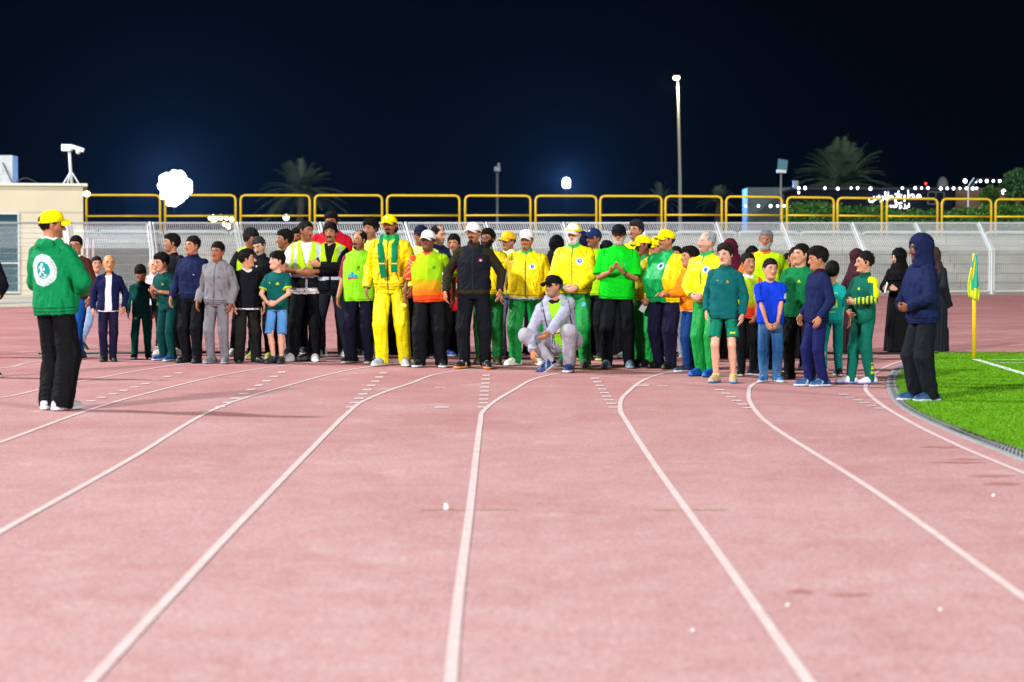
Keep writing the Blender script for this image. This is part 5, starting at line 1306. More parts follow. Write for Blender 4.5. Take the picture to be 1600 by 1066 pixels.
person(-26, 592, 362, 'person in black cut off by the left edge, only one sleeve and hand showing', yaw=40, arms=('pocket', 'clasp'), topw=dict(kind='long', c='#15151c'), legs=dict(c='#a83844'))
person(-60, 560, 345, 'person in dark clothes outside the left edge casting a shadow', yaw=60, topw=dict(kind='long', c='#202028'), legs=dict(c='#202028'))
p1 = person(88, 643, 326, 'man seen from behind in green hoodie with round back emblem, yellow cap, baggy black trousers', yaw=146, head=(-38, 2, 0), cap='strap', w=1.06, belly=.02,
       arms=('pouch', 'pouch'), lean=(-3, 0), fine=True, tone='m', topw=dict(kind='hoodie', c='#099058', hoodc='#f2f4f4', ease=.012, hem=.84, marks=[
           ('bdisc', -.015, 1.225, .136, '#e9f2f6'), ('bring', -.015, 1.225, .128, .123, '#6aa8a8'), ('bring', -.015, 1.225, .100, .097, '#8ab8b8'),
           ('fn', lambda c: (c.y > 0) & (c.arm == 0) & ((((c.x + .015) ** 2 + (c.z - 1.225) ** 2) < .119 ** 2) & (((c.x + .015) ** 2 + (c.z - 1.225) ** 2) > .106 ** 2) & (np.sin(np.arctan2(c.z - 1.225, c.x + .015) * 44) > .1)), '#88b4b4'),
           ('bdisc', -.015, 1.225, .076, '#16a8a0'), ('bbmp', RUNNER, -.032, 1.285, .0125, '#eef6f6'), ('brect', -.04, .01, 1.163, 1.170, '#eef6f6')]),
       legs=dict(c='#14161a', ease=.036, flare=.022), feet=[(-.085, .02, -6), (.085, .0, 10)], shoes=('#d8d8dc', '#f2f2f2', '#202024'))
person(121, 563, 368, 'man with glasses in brown sweater over white collar and blue jeans, walking', yaw=-22, head=(10, 4, 0), glasses=True, tone='m', hair='short', arms=('down', 'down'),
       feet=[(-.10, .24, -8), (.12, -.22, 6)], topw=dict(kind='long', c='#5a3026', collar='#f0eef4'), legs=dict(c='#1c5cb0', fade='#3a80cc'), shoes=('#143c60', '#1c2c40', '#304860'))
person(150, 549, 400, 'boy in white shirt and pale jeans striding behind the bald boy', yaw=55, head=(-45, 0, 0), tone='l', feet=[(-.08, .34, 0, .07), (.08, -.16, 0)], topw=dict(kind='tee', c='#c8c8d4'), legs=dict(c='#9ab4d8', fade='#c4d6ec'), shoes=('#1e4038', '#c8d0c8', '#1e4038'))
person(170, 567, 398, 'bald boy in open navy jacket over white tee and navy trousers', yaw=8, head=(14, 0, 0), hair='bald', tone='#d8a070', arms=('down', 'loose'), topw=dict(kind='tee', c='#eceaf4', hem=.84, sleeve=.12),
       over=[dict(kind='jacket', c='#17204e', open=.062, grow=.004, hem=.86, name='jacket')], legs=dict(c='#221d3e', ease=.018), shoes=('#1a241e', '#20302a', '#303030'), feet=[(-.07, 0, -10), (.07, .02, 8)])
person(221, 563, 412, 'small boy in dark green tracksuit with his head bowed', yaw=6, head=(-4, 42, 0), hair='short', tone='m', arms=('down', 'down'), topw=dict(kind='long', c='#0e5552', stand=True, collar='#0c4846', marks=[('tri', .09, 1.27, .03, '#b09040')]),
       legs=dict(c='#0d6258', ease=.018, marks=[('fn', lambda c: (c.x < -.08) & (c.y < 0) & (np.abs(c.z - .78) < .02) & (np.abs(c.x + .10) < .02), '#c8d0a0')]), shoes=('#14181c', '#e8e8e8', '#202428'), feet=[(-.13, 0, -8), (.13, 0, 12)])
person(263, 566, 394, 'boy in dark green tee and trousers facing left with raised hands together', yaw=-32, head=(-22, 10, 0), hair='thick', tone='l', arms=('clap', 'clap'), lean=(6, -6), topw=dict(kind='tee', c='#0c5450', marks=[('tri', .05, 1.27, .035, '#c8b070')]),
       legs=dict(c='#0b5050', ease=.022), shoes=('#205a98', '#d8e4ec', '#3878b8'), feet=[(-.15, .06, -20), (.13, -.04, 0)])
person(240, 546, 404, 'pale pinkish face of a child half hidden behind the boy with raised hands', yaw=20, hair='bald', tone='p', topw=dict(kind='tee', c='#e8dce4'), legs=dict(c='#202434'))
person(272, 557, 365, 'tall youth in black tee looking left, standing behind the green clad boy', yaw=-40, head=(-38, 0, 0), hair='thick', tone='m', topw=dict(kind='tee', c='#15161c'), legs=dict(c='#12141a'), shoes=('#e4e4e0', '#f0f0f0', '#d0d0d0'))
person(302, 569, 368, 'teenager in plain navy jacket and black trousers looking left', yaw=-22, head=(-20, 2, 0), hair='short', tone='m', w=1.08, arms=('down', 'down'), topw=dict(kind='jacket', c='#1d2750', collar='#141c48', cuff='#151d4a', marks=[('rect', .08, .10, 1.22, 1.235, '#d0d0e0')]), legs=dict(c='#111319', ease=.024), shoes=('#12141a', '#181a20', '#202020'))
person(340, 570, 377, 'boy in matching grey zipped hoodie and grey track trousers', yaw=-14, head=(-12, 4, 0), hair='short', tone='d', arms=('down', 'down'), topw=dict(kind='hoodie', c='#8c8b90', zip='#55565c', marks=[('tri', .07, 1.25, .04, '#6c6c74')]), legs=dict(c='#838288', ease=.016), shoes=('#7c8088', '#a0a8b0', '#90949c'), feet=[(-.09, 0, -8), (.12, 0, 14)])
person(387, 558, 357, 'curly haired man in lime vest over black tee, bending his head right', yaw=28, head=(28, 14, 0), hair='curly', tone='d', lean=(6, 4), arms=('down', 'down'), topw=dict(kind='tee', c='#14161c', collar='#e8e8f0'), over=[LV(vneck=1.22)], legs=dict(c='#111318'), shoes=('#e4e4e8', '#d8a8b8', '#c8b0b8'), feet=[(-.20, .02, -30), (.06, 0, 10)])
person(410, 563, 369, 'grey haired man in black bending towards the curly haired man', yaw=-18, head=(-6, 22, -6), hair='short', hairc='#35373b', beard='stubble', beardc='#8a8684', tone='p', lean=(4, -4), topw=dict(kind='jacket', c='#14161d', collar='#1c1e26', marks=[('rect', -.01, .01, 1.33, 1.35, '#e0e0e0')]), legs=dict(c='#111319'), shoes=('#c8c860', '#e0e0b8', '#707840'))
person(386, 569, 389, 'boy in black long sleeved top with white hem looking away to the right', yaw=24, head=(66, -2, 0), hair='thick', tone='l', w=1.08, arms=('down', 'down'), topw=dict(kind='long', c='#191b22', ease=.02, hem=.84, hemc='#e8eaf0', hemw=.022, sleeve=1.75, collar='#e8e8ee'), legs=dict(c='#22241f', ease=.03, flare=.012), shoes=('#15171a', '#1c1e20', '#202020'), feet=[(-.14, -.02, -14), (.15, .02, 12)])
person(447, 561, 359, 'youth in lime vest over black shirt with white sleeve, looking left', yaw=-30, head=(-38, 4, 0), hair='thick', tone='d', topw=dict(kind='long', c='#15171d', pre=[('fn', lambda c: c.has('arm1') & (c.z < 1.34) & (c.z > 1.15), '#c8ccd8')]), over=[LV()], legs=dict(c='#111318'))
person(434, 570, 392, 'boy in teal tee with lime cuffs and pale blue denim shorts, hands clasped', yaw=-16, head=(-38, 0, 0), hair='fringe', tone='p', arms=('clasp', 'clasp'), topw=dict(kind='tee', c='#0b6460', cuff='#c8e022', marks=[('tri', .05, 1.255, .055, '#c4e020'), ('rect', -.09, -.065, 1.275, 1.295, '#c4e020')]), legs=dict(kind='shorts', c='#5c92cc', fade='#86b2e0', ease=.03, end=.47), shoes=('#2c3844', '#38444e', '#505a64'), feet=[(-.07, .0, -18), (.08, -.04, 10)])
person(464, 556, 356, 'dark haired head half hidden between two men in lime vests', yaw=-10, head=(-8, 4, 0), hair='thick', tone='d', topw=dict(kind='tee', c='#b09020'), legs=dict(c='#15171d'))
person(479, 567, 345, 'man in lime vest over white tee with hands together, looking right', yaw=6, head=(40, 0, 0), hair='short', tone='d', arms=('clasphi', 'clasphi'), w=1.04, topw=dict(kind='tee', c='#eeeef4', hem=.84), over=[LV(hem=.92)], legs=dict(c='#14171d', ease=.022), shoes=('#dcdce4', '#f0f0f0', '#b0b8c8'), feet=[(-.17, .02, -24), (.10, 0, 4)])
person(517, 560, 331, 'tall man in red hoodie standing behind the moustached vest man', yaw=-8, head=(-6, 6, 0), hair='thick', tone='d', w=1.12, topw=dict(kind='hoodie', c='#c81830', marks=[('rect', -.03, -.018, 1.22, 1.42, '#f0e8e8')]), legs=dict(c='#14161c'), shoes=('#c8ccc4', '#e8e8e8', '#7c8088'), feet=[(-.12, 0, -20), (.15, 0, 30)])
person(519, 567, 348, 'moustached man in lime vest over black long sleeves, arms crossed, feet wide apart', yaw=-3, head=(-4, 2, 0), hair='curly', tone='m', beard='moustache', arms=('crossed', 'crossed'), topw=dict(kind='long', c='#15171d'), over=[LV(hem=.90, marks=[('rect', -.3, .3, .8, 1.13, '#1a1d26'), ('rect', -.3, .3, 1.03, 1.07, '#d8dcec'), ('rect', -.150, -.115, 1.13, 1.6, '#c8d4d8'), ('rect', .115, .150, 1.13, 1.6, '#c8d4d8')])],
       legs=dict(c='#2a303c', ease=.026, flare=.016), shoes=('#14161a', '#1c1e22', '#202020'), feet=[(-.26, .02, -50), (.24, .02, 24)])
person(579, 561, 341, 'tall curly haired youth in pale lime shirt behind the man in yellow', yaw=-18, head=(-14, 8, 0), hair='curly', tone='m', topw=dict(kind='tee', c='#dcf070'), legs=dict(c='#14161c'))
person(563, 570, 361, 'balding bearded man in lime bib over maroon tee and striped navy sweatpants', yaw=-20, head=(-12, 0, 0), hair='balding', beard='goatee', beardc='#2a201c', tone='m', w=1.06, belly=.025, arms=('down', 'behind'), topw=dict(kind='tee', c='#963850', collar='#963850', sleeve=.85), over=[dict(kind='bib', c='#9cf02a', hem=.82, grow=.006, marks=LOGO, name='bib')],
       legs=dict(c='#1a1b34', ease=.024, side='#e8e8f0', marks=[('fn', lambda c: (c.y < -.04) & (np.abs(c.x - .02) < .006) & (c.z > .74), '#e8e8f0')]), shoes=('#1c1e24', '#c8ccd4', '#404450'), feet=[(-.11, 0, -16), (.13, .02, 12)])
p22 = person(611, 574, 334, 'tall man in full yellow tracksuit and yellow cap with a green scarf', yaw=-10, head=(-8, -4, 0), cap='logo', beard='goatee', hair='long', tone='d', arms=('down', 'loose'), w=1.02, topw=YJ(hem=.89), legs=dict(c='#f6ea06', ease=.026, m='shiny'), shoes=('#b4b8c2', '#dfe2e6', '#8890a0'), scarf=('#0d8a58', '#e0dc40'), feet=[(-.10, .0, -16), (.17, -.02, 16)])
person(656, 562, 350, 'man in navy cap and pale lime shirt behind the orange and lime shirt', yaw=4, head=(0, 4, 0), cap='x', capc='#1c2444', tone='d', topw=dict(kind='tee', c='#e0f898'), legs=dict(c='#14161c'), w=1.08)
person(683, 560, 353, 'balding man in dark waistcoat with white sleeves turned to the right', yaw=35, head=(20, 6, 0), hair='balding', tone='p', topw=dict(kind='long', c='#f0f0f6', sleeve_c='#f0f0f6'), over=[dict(kind='bib', c='#2c3450', hem=.9, grow=.004, name='waistcoat')], legs=dict(c='#14161c'), shoes=('#2c54b8', '#e0e0e8', '#2c54b8'))
p23 = person(672, 576, 358, 'smiling man in white cap and glasses wearing a lime to orange gradient shirt', yaw=-8, head=(-8, 0, 0), cap='x', capc='#f2f2f4', glasses=True, tone='k', w=1.12, belly=.04, arms=('down', 'down'), topw=dict(kind='tee', c='#b0d818', ease=.012, sleeve=.88, collar='#f06a34', hem=.84, pre=[('grad', [(.84, '#f0501e'), (.94, '#f27820'), (1.04, '#dca81c'), (1.12, '#bccc18'), (1.2, '#b4dc14')])],
       marks=[('fn', lambda c: (c.arm == 0) & (c.x > .01) & (c.z > .9), '#9ccc10'), ('fn', lambda c: (c.arm == 0) & (c.x > .01) & (c.z < 1.12) & (c.z >= 1.0), '#ccb01a'), ('fn', lambda c: (c.arm == 0) & (c.z < 1.0) & (c.z > .93), '#f0882a'), ('fn', lambda c: (c.arm == 0) & (c.z <= .93), '#f05a24'),
              ('fn', lambda c: (c.arm == 0) & (c.z > .98) & (c.z < 1.10) & (np.sin(c.x * 170) * np.sin(c.z * 170) > .35), '#f0a024'), ('fn', lambda c: (c.arm == 1) & (c.x < 0), '#f0602c'), ('fn', lambda c: (c.arm == 1) & (c.x < 0) & (np.sin(c.z * 120 + 3 * np.sin(c.y * 60)) > .5), '#f8b890'), ('rect', .075, .115, 1.26, 1.29, '#3a9a38')]),
       legs=dict(c='#15181f', ease=.03, flare=.01), shoes=('#1c2028', '#e4e4e8', '#808890'), feet=[(-.13, 0, -10), (.15, 0, 14)])
person(708, 559, 366, 'dark haired woman in red robe almost hidden behind the white capped man', yaw=-8, hair='long', tone='m', topw=dict(kind='long', c='#b81828', hem=.66, ease=.03), legs=dict(c='#15171d'), shoes=('#2040a8', '#e0e0e0', '#3050c0'))
person(741, 578, 346, 'man in white cap wearing black and olive track jacket and black trousers', yaw=-7, head=(-16, 0, 0), cap='x', capc='#f4f4f8', beard='goatee', beardc='#2c221c', tone='m', w=1.08, arms=('wide', 'wide'), topw=dict(kind='jacket', c='#1e222b', shoulder_c='#34301f', stripe='#dcdcd0', hemc='#3a3826', collar='#33301f', ease=-.004, hem=.90, zip='#30343e', marks=[('rect', .075, .115, 1.285, 1.31, '#e05060'), ('rect', .088, .102, 1.29, 1.305, '#f0d8d8')]),
       legs=dict(c='#161a22', ease=.022), shoes=('#20242c', '#f09a40', '#e8e8e8'), feet=[(-.11, 0, -22), (.14, -.02, 18)])
person(764, 571, 357, 'bearded man with glasses in yellow jacket and green trousers behind the olive jacket', yaw=-10, head=(-18, 0, 0), hair='thick', beard='big', glasses=True, tone='d', w=1.08, topw=YJ(), legs=dict(GT, c='#0c7a38'), shoes=('#4c5030', '#6c7048', '#4c5030'))
person(796, 562, 360, 'glasses wearing youth in yellow cap and pale yellow top behind the white cap', yaw=-26, head=(-12, 4, 0), cap='x', capc='#f8c828', glasses=True, tone='m', topw=dict(kind='jacket', c='#f4ec6a', collar='#f0f0c0'), legs=dict(c='#5c6884'), shoes=('#16181c', '#d0d0d0', '#16181c'))
person(822, 573, 357, 'goateed man in yellow track jacket, white cap and bright green trousers', yaw=-4, head=(-6, 0, 0), cap='x', capc='#f2f2f0', beard='goatee', tone='m', w=1.16, belly=.03, arms=('down', 'down'), topw=YJ(hem=.86, ease=.012, hemc='#eceef4', hemw=.03), legs=dict(GT, ease=.03, side='#e8f0c0'), shoes=('#ecece8', '#f4f4f4', '#1c1c20'), feet=[(-.13, -.02, -34), (.15, .03, 12)])
person(869, 557, 366, 'figure in black headscarf seen from behind beside the white bearded man', yaw=150, abaya='#14151b', hijab='#101116')
person(907, 556, 358, 'hooded figure in dark navy showing just behind the yellow cap', yaw=170, hood='#1c2450', topw=dict(kind='hoodie', c='#1c2450'), legs=dict(c='#14161c'))
person(898, 575, 347, 'white bearded man in yellow track jacket and yellow cap, wrists crossed low in front', yaw=-14, head=(-10, 8, 0), cap='white_front', beard='white', beardc='#dfdcd8', tone='p', w=1.04, belly=.02, arms=('clasp', 'clasp'), topw=YJ(ease=.014, marks=[('disc', .095, 1.29, .042, '#e8f6ff'), ('disc', .095, 1.29, .026, '#1878c0'), ('disc', .097, 1.293, .009, '#e8f6ff')]), legs=dict(GT, ease=.026, marks=[('fn', lambda c: (c.y < 0) & ((c.x - .135) ** 2 + (c.z - .76) ** 2 < .0007), '#70c0e0')]), shoes=('#60686c', '#88908c', '#70787c'), feet=[(-.16, .12, -10), (.14, -.02, 8)], watch=1)
person(929, 565, 355, 'smiling man in navy cap and lime tee looking left past the white beard', yaw=-28, head=(-22, -4, 0), cap='logo', capc='#263a6c', tone='d', topw=dict(kind='tee', c='#a8e012', ease=.01), legs=dict(c='#1c2028'), shoes=('#22242a', '#d8d840', '#22242a'))
person(946, 556, 374, 'dark headscarved figure almost hidden behind the clapping man', yaw=180, abaya='#12141a', hijab='#14161e', w=1.15)
p36 = person(964, 577, 349, 'clapping man in bright green polo, black cap and glasses with short white beard', yaw=-6, head=(-6, 2, 0), cap='x', capc='#15171e', glasses=True, beard='white', beardc='#c4b8b0', tone='m', w=1.06, belly=.03, arms=('clap', 'clap'), topw=dict(kind='polo', c='#06d024', ease=.018, sleeve=.9, hem=.84, marks=[('rect', .075, .10, 1.25, 1.275, '#58b8e0'), ('rect', .05, .06, 1.26, 1.29, '#b06020')]), legs=dict(c='#12151b', ease=.026), shoes=('#5a7488', '#90a4b0', '#8098a8'), feet=[(-.12, 0, -8), (.15, -.02, 8)], watch=1)
person(997, 562, 344, 'tall dark haired man in yellow top looking left, standing at the back', yaw=-30, head=(-10, 2, 0), hair='thick', hairc='#2c2a2a', tone='m', topw=dict(kind='tee', c='#f0e020'), legs=dict(kind='shorts', c='#187838', end=.5), shoes=('#c8ccd0', '#e0e0e0', '#a0a4a8'))
p38 = person(1008, 575, 366, 'man in yellow cap and track jacket facing left with a phone in his lowered hand', yaw=-42, head=(-26, 2, 0), cap='x', tone='d', arms=('down', 'fwdlow'), topw=YJ(marks=[]), legs=dict(GT, c='#14a84a', side='#e8e060'), shoes=('#15171b', '#20242a', '#303438'), feet=[(-.08, 0, -10), (.10, -.05, 4)])
person(1026, 563, 370, 'person in yellow cap holding a dark camera to the face behind two yellow caps', yaw=-40, head=(-20, 0, 0), cap='x', tone='m', arms=('face', 'down'), topw=dict(kind='jacket', c='#f6e428'), legs=dict(c='#207040'))
person(1040, 578, 357, 'big bellied man in green tee with yellow sleeves, yellow cap and navy trousers', yaw=-40, head=(-22, 0, 0), cap='x', tone='m', w=1.30, belly=.12, hair='short', hairc='#3c3836', beard='moustache', arms=('behind', 'behind'), topw=dict(kind='jacket', c='#10b060', collar='#0e9a50', ease=.004, hem=.84, pre=[('fn', lambda c: (c.x > .115) | c.has('arm1', 'fore1'), '#ffe400')], marks=[('disc', .045, 1.29, .042, '#e8f6ff'), ('disc', .045, 1.29, .027, '#1c5cb0'), ('disc', .140, 1.29, .018, '#c8c8a0')], m='shiny'),
       legs=dict(c='#1c1a38', ease=.026), shoes=('#14151a', '#1a1c20', '#202226'), feet=[(-.13, .05, -8), (.13, -.06, 8)])
person(1079, 583, 385, 'boy in orange top holding his hands out to the left', yaw=-66, head=(-12, 0, 0), hair='thick', tone='m', arms=('give', 'give'), topw=dict(kind='long', c='#f09018', ease=.016, hemc='#e8d8c0', hemw=.012), legs=dict(c='#18407c', ease=.02), shoes=('#2c3c50', '#e0e8f0', '#48607c'), feet=[(-.08, .06, -4), (.08, -.10, 6)])
person(1056, 560, 384, 'youth in pale grey trousers mostly hidden behind the orange top', yaw=-20, hair='short', tone='m', topw=dict(kind='tee', c='#d8d8e0'), legs=dict(c='#a8b0c4', fade='#e0e4f0'), shoes=('#808890', '#e0e0e0', '#808890'))
person(1106, 590, 362, 'grey haired man in yellow track jacket and green trousers facing left', yaw=-38, head=(-24, 0, 0), hair='balding', hairc='#8e8e92', tone='p', w=1.06, arms=('clasp', 'clasp'), belly=.01, topw=YJ(marks=[('disc', .07, 1.285, .04, '#e8f6ff'), ('disc', .07, 1.285, .025, '#1878c0')]), legs=dict(GT, ease=.024), shoes=('#1a5cb4', '#2468c0', '#4080d0'), feet=[(-.10, .02, -10), (.10, -.06, 6)])
person(1141, 562, 371, 'woman in maroon headscarf and black robe behind the boy in teal shorts', yaw=150, abaya='#1e1218', hijab='#5e1830', w=1.06)
person(1131, 600, 380, 'boy in teal zip top and teal shorts with bare legs, looking left', yaw=-16, head=(-24, 2, 0), hair='quiff', hairc='#2a211c', tone='p', arms=('down', 'down'), topw=dict(kind='long', stand=True, c='#0e6c6e', collar='#0d5c60', cuff='#0e6668', hem=.83, ease=.012, marks=[('tri', .05, 1.28, .04, '#d0a050'), ('rect', -.085, -.07, 1.30, 1.315, '#c8c070')]), legs=dict(kind='shorts', c='#12846a', ease=.034, end=.58, marks=[('fn', lambda c: (c.y < -.02) & (np.abs(c.z - .645) < .009) & (c.x > .10) & (c.x < .165), '#d8e040')]), shoes=('#c8b088', '#4a94cc', '#d8d880'), feet=[(-.10, 0, -10), (.12, -.01, 12)])
person(1173, 562, 383, 'figure in black headscarf between the maroon headscarf and the bearded lime shirt', yaw=170, abaya='#15161a', hijab='#101114')
person(1166, 589, 394, 'boy in lime to orange shirt behind the boy in the blue tee', yaw=12, head=(6, 0, 0), hair='short', tone='m', arms=('down', 'low'), topw=dict(kind='tee', c='#c0e030', sleeve=.9, collar='#f0f0f0', hem=.84, sleeve_c='#e87830', pre=[('grad', [(.85, '#f03c28'), (.95, '#ee5a28'), (1.02, '#d8a030'), (1.1, '#c0e030')])], marks=[('fn', lambda c: c.z < .99, '#ee4c2c')]), legs=dict(c='#17191e'), shoes=('#16181c', '#e0e0e4', '#202428'))
person(1193, 578, 358, 'smiling grey bearded man in lime shirt with orange collar at the back', yaw=-6, head=(-4, 2, 0), hair='short', hairc='#77757a', beard='white', beardc='#b0aaa6', tone='d', w=1.14, topw=dict(kind='tee', c='#c4ec18', ease=.014, collar='#f0742c', pre=[('fn', lambda c: (c.x < -.14), '#f08040')]), legs=dict(c='#17191e'), shoes=('#22305c', '#2c3c6c', '#22305c'))
person(1203, 599, 403, 'boy in royal blue tee and jeans with his hands joined low', yaw=2, head=(10, 0, 0), hair='short', tone='l', w=1.05, arms=('low', 'low'), topw=dict(kind='tee', c='#1648dc', ease=.016, collar='#1440c8', pre=[('fn', lambda c: c.has('arm1') & (c.off > .5) & (np.abs(c.z - 1.26) < .035), '#d8e4f4')]), legs=dict(c='#2f5c8c', fade='#7ba4c8', ease=.022), shoes=('#3a78b8', '#e0e8f0', '#c0d0e0'), feet=[(-.09, 0, -22), (.09, -.01, 14)])
person(1231, 561, 394, 'woman in black headscarf behind the boy in the green tee', yaw=-20, abaya='#131418', hijab='#0f1013')
person(1249, 595, 380, 'stocky boy in plain green tee and black trousers looking left', yaw=-26, head=(-30, -2, 0), hair='short', tone='l', w=1.16, arms=('down', 'down'), topw=dict(kind='tee', c='#11804c', ease=.018, hem=.82, marks=[('tri', .03, 1.275, .04, '#d8d830')]), legs=dict(c='#1a1c20', ease=.024), shoes=('#2c2c2e', '#4c4c50', '#3c3c40'), feet=[(-.13, 0, -18), (.16, .02, 14)])
person(1260, 562, 400, 'second dark headscarved head between the green tee and the navy tracksuit', yaw=160, abaya='#141519', hijab='#111216')
person(1244, 580, 386, 'person with white shoes standing hidden behind the stocky boy', yaw=0, hair='short', tone='m', topw=dict(kind='tee', c='#15171b'), legs=dict(c='#15171b'), shoes=('#e4e4e4', '#f0f0f0', '#d0d0d0'), w=.9)
person(1276, 606, 385, 'boy in navy tracksuit facing left with his hair swept forward', yaw=-68, head=(-18, 12, 0), hair='quiff', tone='m', arms=('down', 'down'), w=1.02, topw=dict(kind='jacket', c='#1c2a56', collar='#301c38', hem=.82, pre=[('fn', lambda c: c.has('arm-1') & (c.off > -.2) & (np.abs(c.z - 1.19) < .03) & (np.sin(c.z * 300) > -.2), '#4a84d8')]), legs=dict(c='#1f2660', ease=.02), shoes=('#2c5c8c', '#e4ecf4', '#a8c4dc'), feet=[(-.08, -.05, -4), (.08, .06, 8)])
N50 = ['####.####', '#....#..#', '#....#..#', '####.#..#', '...#.#..#', '...#.#..#', '####.####']
N50 = [''.join(ch for ch in r) for r in N50]
person(1300, 590, 408, 'small child in turquoise kit with number 50 on the back', yaw=168, head=(0, 0, 0), hair='thick', tone='l', topw=dict(kind='tee', c='#12aca8', sleeve=1.5, marks=[('bbmp', N50, -.082, 1.21, .0185, '#e8f020'), ('brect', -.10, .10, 1.30, 1.325, '#a8e060'), ('brect', -.06, .06, 1.005, 1.025, '#c8e840')]), legs=dict(c='#0f928e', ease=.016), shoes=('#1c2024', '#e8e8e8', '#30343c'), feet=[(-.10, -.05, 20), (.12, .10, 30, .05)])
person(1336, 553, 387, 'woman in dark maroon robe and headscarf behind the green tracksuit', yaw=120, abaya='#3a2028', hijab='#4c2832', lean=(4, 0))
person(1349, 602, 392, 'boy in green tracksuit with yellow sleeve stripes facing left', yaw=-52, head=(-22, 0, 0), hair='short', tone='l', arms=('clasp', 'clasphi'), topw=dict(kind='jacket', c='#0d6a58', collar='#0c5c4c', hem=.82, ease=-.006, marks=[('tri', .02, 1.27, .045, '#e0e020'), ('fn', lambda c: (c.has('arm1', 'shoulder') & (c.x > .10) & ((c.off > .45) | (c.z > 1.37))), '#e8e818'), ('fn', lambda c: c.has('fore1') & (np.sin(c.x * 90 + c.y * 70) > .25), '#dce018')]),
       legs=dict(c='#0d7060', ease=.022, marks=[('fn', lambda c: (c.x > .04) & (c.z < .30) & (c.z > .14) & (np.abs(c.y) < .04) & (np.sin(c.z * 90) > -.5), '#d8d828')]), shoes=('#e8e8f2', '#8c84c8', '#f4f4f8'), feet=[(-.08, -.16, -30), (.12, .02, -10)])
p55 = person(1404, 552, 386, 'woman in black robe and headscarf holding white papers and a phone', yaw=-38, head=(-20, 8, 0), abaya='#101014', hijab='#0e0e12', tone='p', arms=('hold', 'hold'))
person(618, 556, 402, 'dark robed figure glimpsed between the legs of the man in full yellow', yaw=160, abaya='#101014', hijab='#0e0e12')
person(706, 556, 398, 'dark robed figure glimpsed between the gradient shirt and the olive jacket', yaw=170, abaya='#121216', hijab='#0e0e12')
person(836, 556, 404, 'dark robed figure glimpsed behind the green trousers of the goateed man', yaw=175, abaya='#101014', hijab='#0e0e12')
person(1460, 552, 384, 'figure in dark grey robe mostly hidden behind the navy hood', yaw=140, abaya='#262a32', hijab='#4a3a38')
person(1441, 629, 360, 'figure in navy hoodie with the hood up facing left, black trousers', yaw=-74, head=(-8, 10, 0), hood='#1c2650', tone='k', w=1.03, belly=.02, beard='full', arms=('pouch', 'pouch'), lean=(3, 0), fine=True, topw=dict(kind='hoodie', c='#1f2c58', ease=.02, hem=.84, sleeve_c='#1c274e'), legs=dict(c='#1c2128', ease=.045, flare=.0), shoes=('#1c4a78', '#dce6ee', '#3070a0'), feet=[(-.09, -.02, -4), (.10, .06, 6)])
p31 = person(868, 583, 442, 'crouching man in pale grey zip hoodie and trousers, black cap and lime tee', crouch=True, yaw=0, head=(-52, 2, 0), cap='x', capc='#15171a', tone='m', hair='short', hairc='#4a4644', beard='stubble', beardc='#8c827c', fine=True,
       arms=(((-.27, -.20, .26), (1, 1, .3), (.1, -.15, -1), (.6, -.8, 0), .35), ((-.10, -.40, .44), (1, -.2, -.4), (-.75, -.25, -.65), (.1, -.6, .8), .45)),
       topw=dict(kind='tee', c='#a8f030', collar='#1a1c22', hem=.90, sleeve=.12, marks=[('bmp', ['...##....', '..#.##...', '.####.###', '#########'], -.09, 1.15, .016, '#e8e0e0'), ('rect', -.09, .05, 1.075, 1.095, '#c83030'), ('bmp', ['..#', '.##', '###', '.#.', '#.#'], .0, 1.26, .013, '#8a3a20'), ('rect', .055, .07, 1.2, 1.23, '#3aa0c0')]),
       over=[dict(kind='hoodie', c='#b4b6ca', open=.105, hem=.86, grow=.004, name='hoodie', marks=[('fn', lambda c: (c.arm == 0) & (np.abs(np.abs(c.x) - .142) < .007) & (c.y < 0), '#2a3054')])],
       legs=dict(c='#b2b0bc', ease=.03), shoes=('#243c78', '#e4e4e8', '#90a0c0'), feet=[(-.06, -.02, -60, .045, (-1, -.75, .15), 32), (.16, -.14, -14, 0, (-.1, -1, 1.2), 0)])

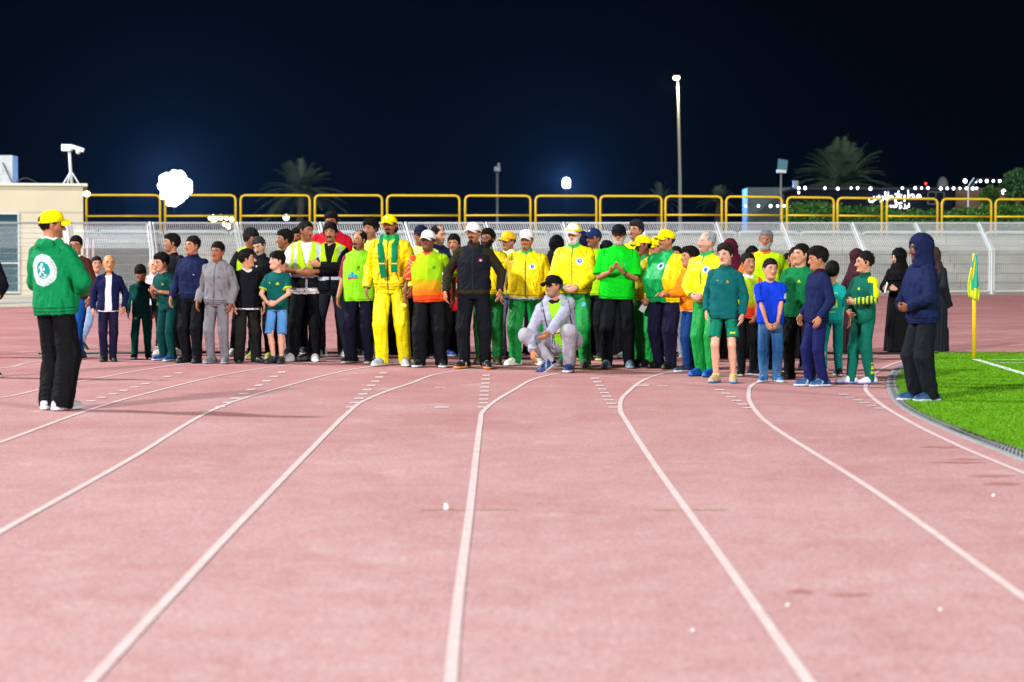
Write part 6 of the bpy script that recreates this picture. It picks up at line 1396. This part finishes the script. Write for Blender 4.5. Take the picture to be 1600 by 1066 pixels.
# ------------------------------------------------------------------ things held in hands
def held(inf, s, name, label, cat, dims, m, off=.09, rot=None, nrm=.02):
    dd, tt, cu = inf['hd'][s]; d = Vector(dd.tolist()); t = Vector(unit(tt).tolist()); n = d.cross(t).normalized() * s
    c = Vector(inf['wr'][s].tolist()) + d * off * inf['u'] + n * nrm; cw = world_of(inf, c)
    rz = Matrix.Rotation(R(inf['yaw']), 3, 'Z'); dw = rz @ d; nw = rz @ n; tw = dw.cross(nw)
    mb = MB(); rm = Matrix((tw, nw, dw)).transposed()
    mb.box((0, 0, 0), dims, rm); o = mb.build(name, m, None, bevel=min(dims) * .25); o.location = cw; tag(o, label, cat); return o
held(p38, 1, 'mobile_phone', 'pale cased phone hanging from the hand of the man in yellow facing left', 'phone', (.07, .010, .15), M['pale'], off=.13, nrm=.03)
held(p55, -1, 'papers', 'folded white papers held by the woman in the black robe', 'papers', (.16, .02, .20), M['paper'], off=.12, nrm=.035)
held(p55, 1, 'mobile_phone', 'dark phone in the raised hand of the woman in the black robe', 'phone', (.07, .010, .14), M['black'], off=.12, nrm=.03)
dd, tt, cu = p23['hd'][-1]; c = world_of(p23, Vector((p23['wr'][-1] + dd * .11).tolist()) + Vector((0, -.035, 0)))
mb = MB(); mb.ball((0, 0, 0), .032, 12, 8); o = mb.build('ball', mat('yellow_ball', (.85, .75, .02), .5), None, smooth=True); o.location = c
tag(o, 'small yellow ball in the hand of the man in the gradient shirt', 'ball')
# ------------------------------------------------------------------ night air: the floodlights glow in it
hb_ = MB(); hb_.box((0, 95, 29), (200, 240, 61)); hz_ = hb_.build('haze', M['black']); hz_['kind'] = 'stuff'
mh = bpy.data.materials.new('night_haze'); mh.use_nodes = True; t = mh.node_tree; t.nodes.clear()
vo = N(t, 'ShaderNodeVolumePrincipled'); vo.inputs['Color'].default_value = (.55, .72, 1, 1); vo.inputs['Density'].default_value = .00007; vo.inputs['Anisotropy'].default_value = .8
ou = N(t, 'ShaderNodeOutputMaterial'); t.links.new(vo.outputs[0], ou.inputs['Volume']); hz_.data.materials.clear(); hz_.data.materials.append(mh)
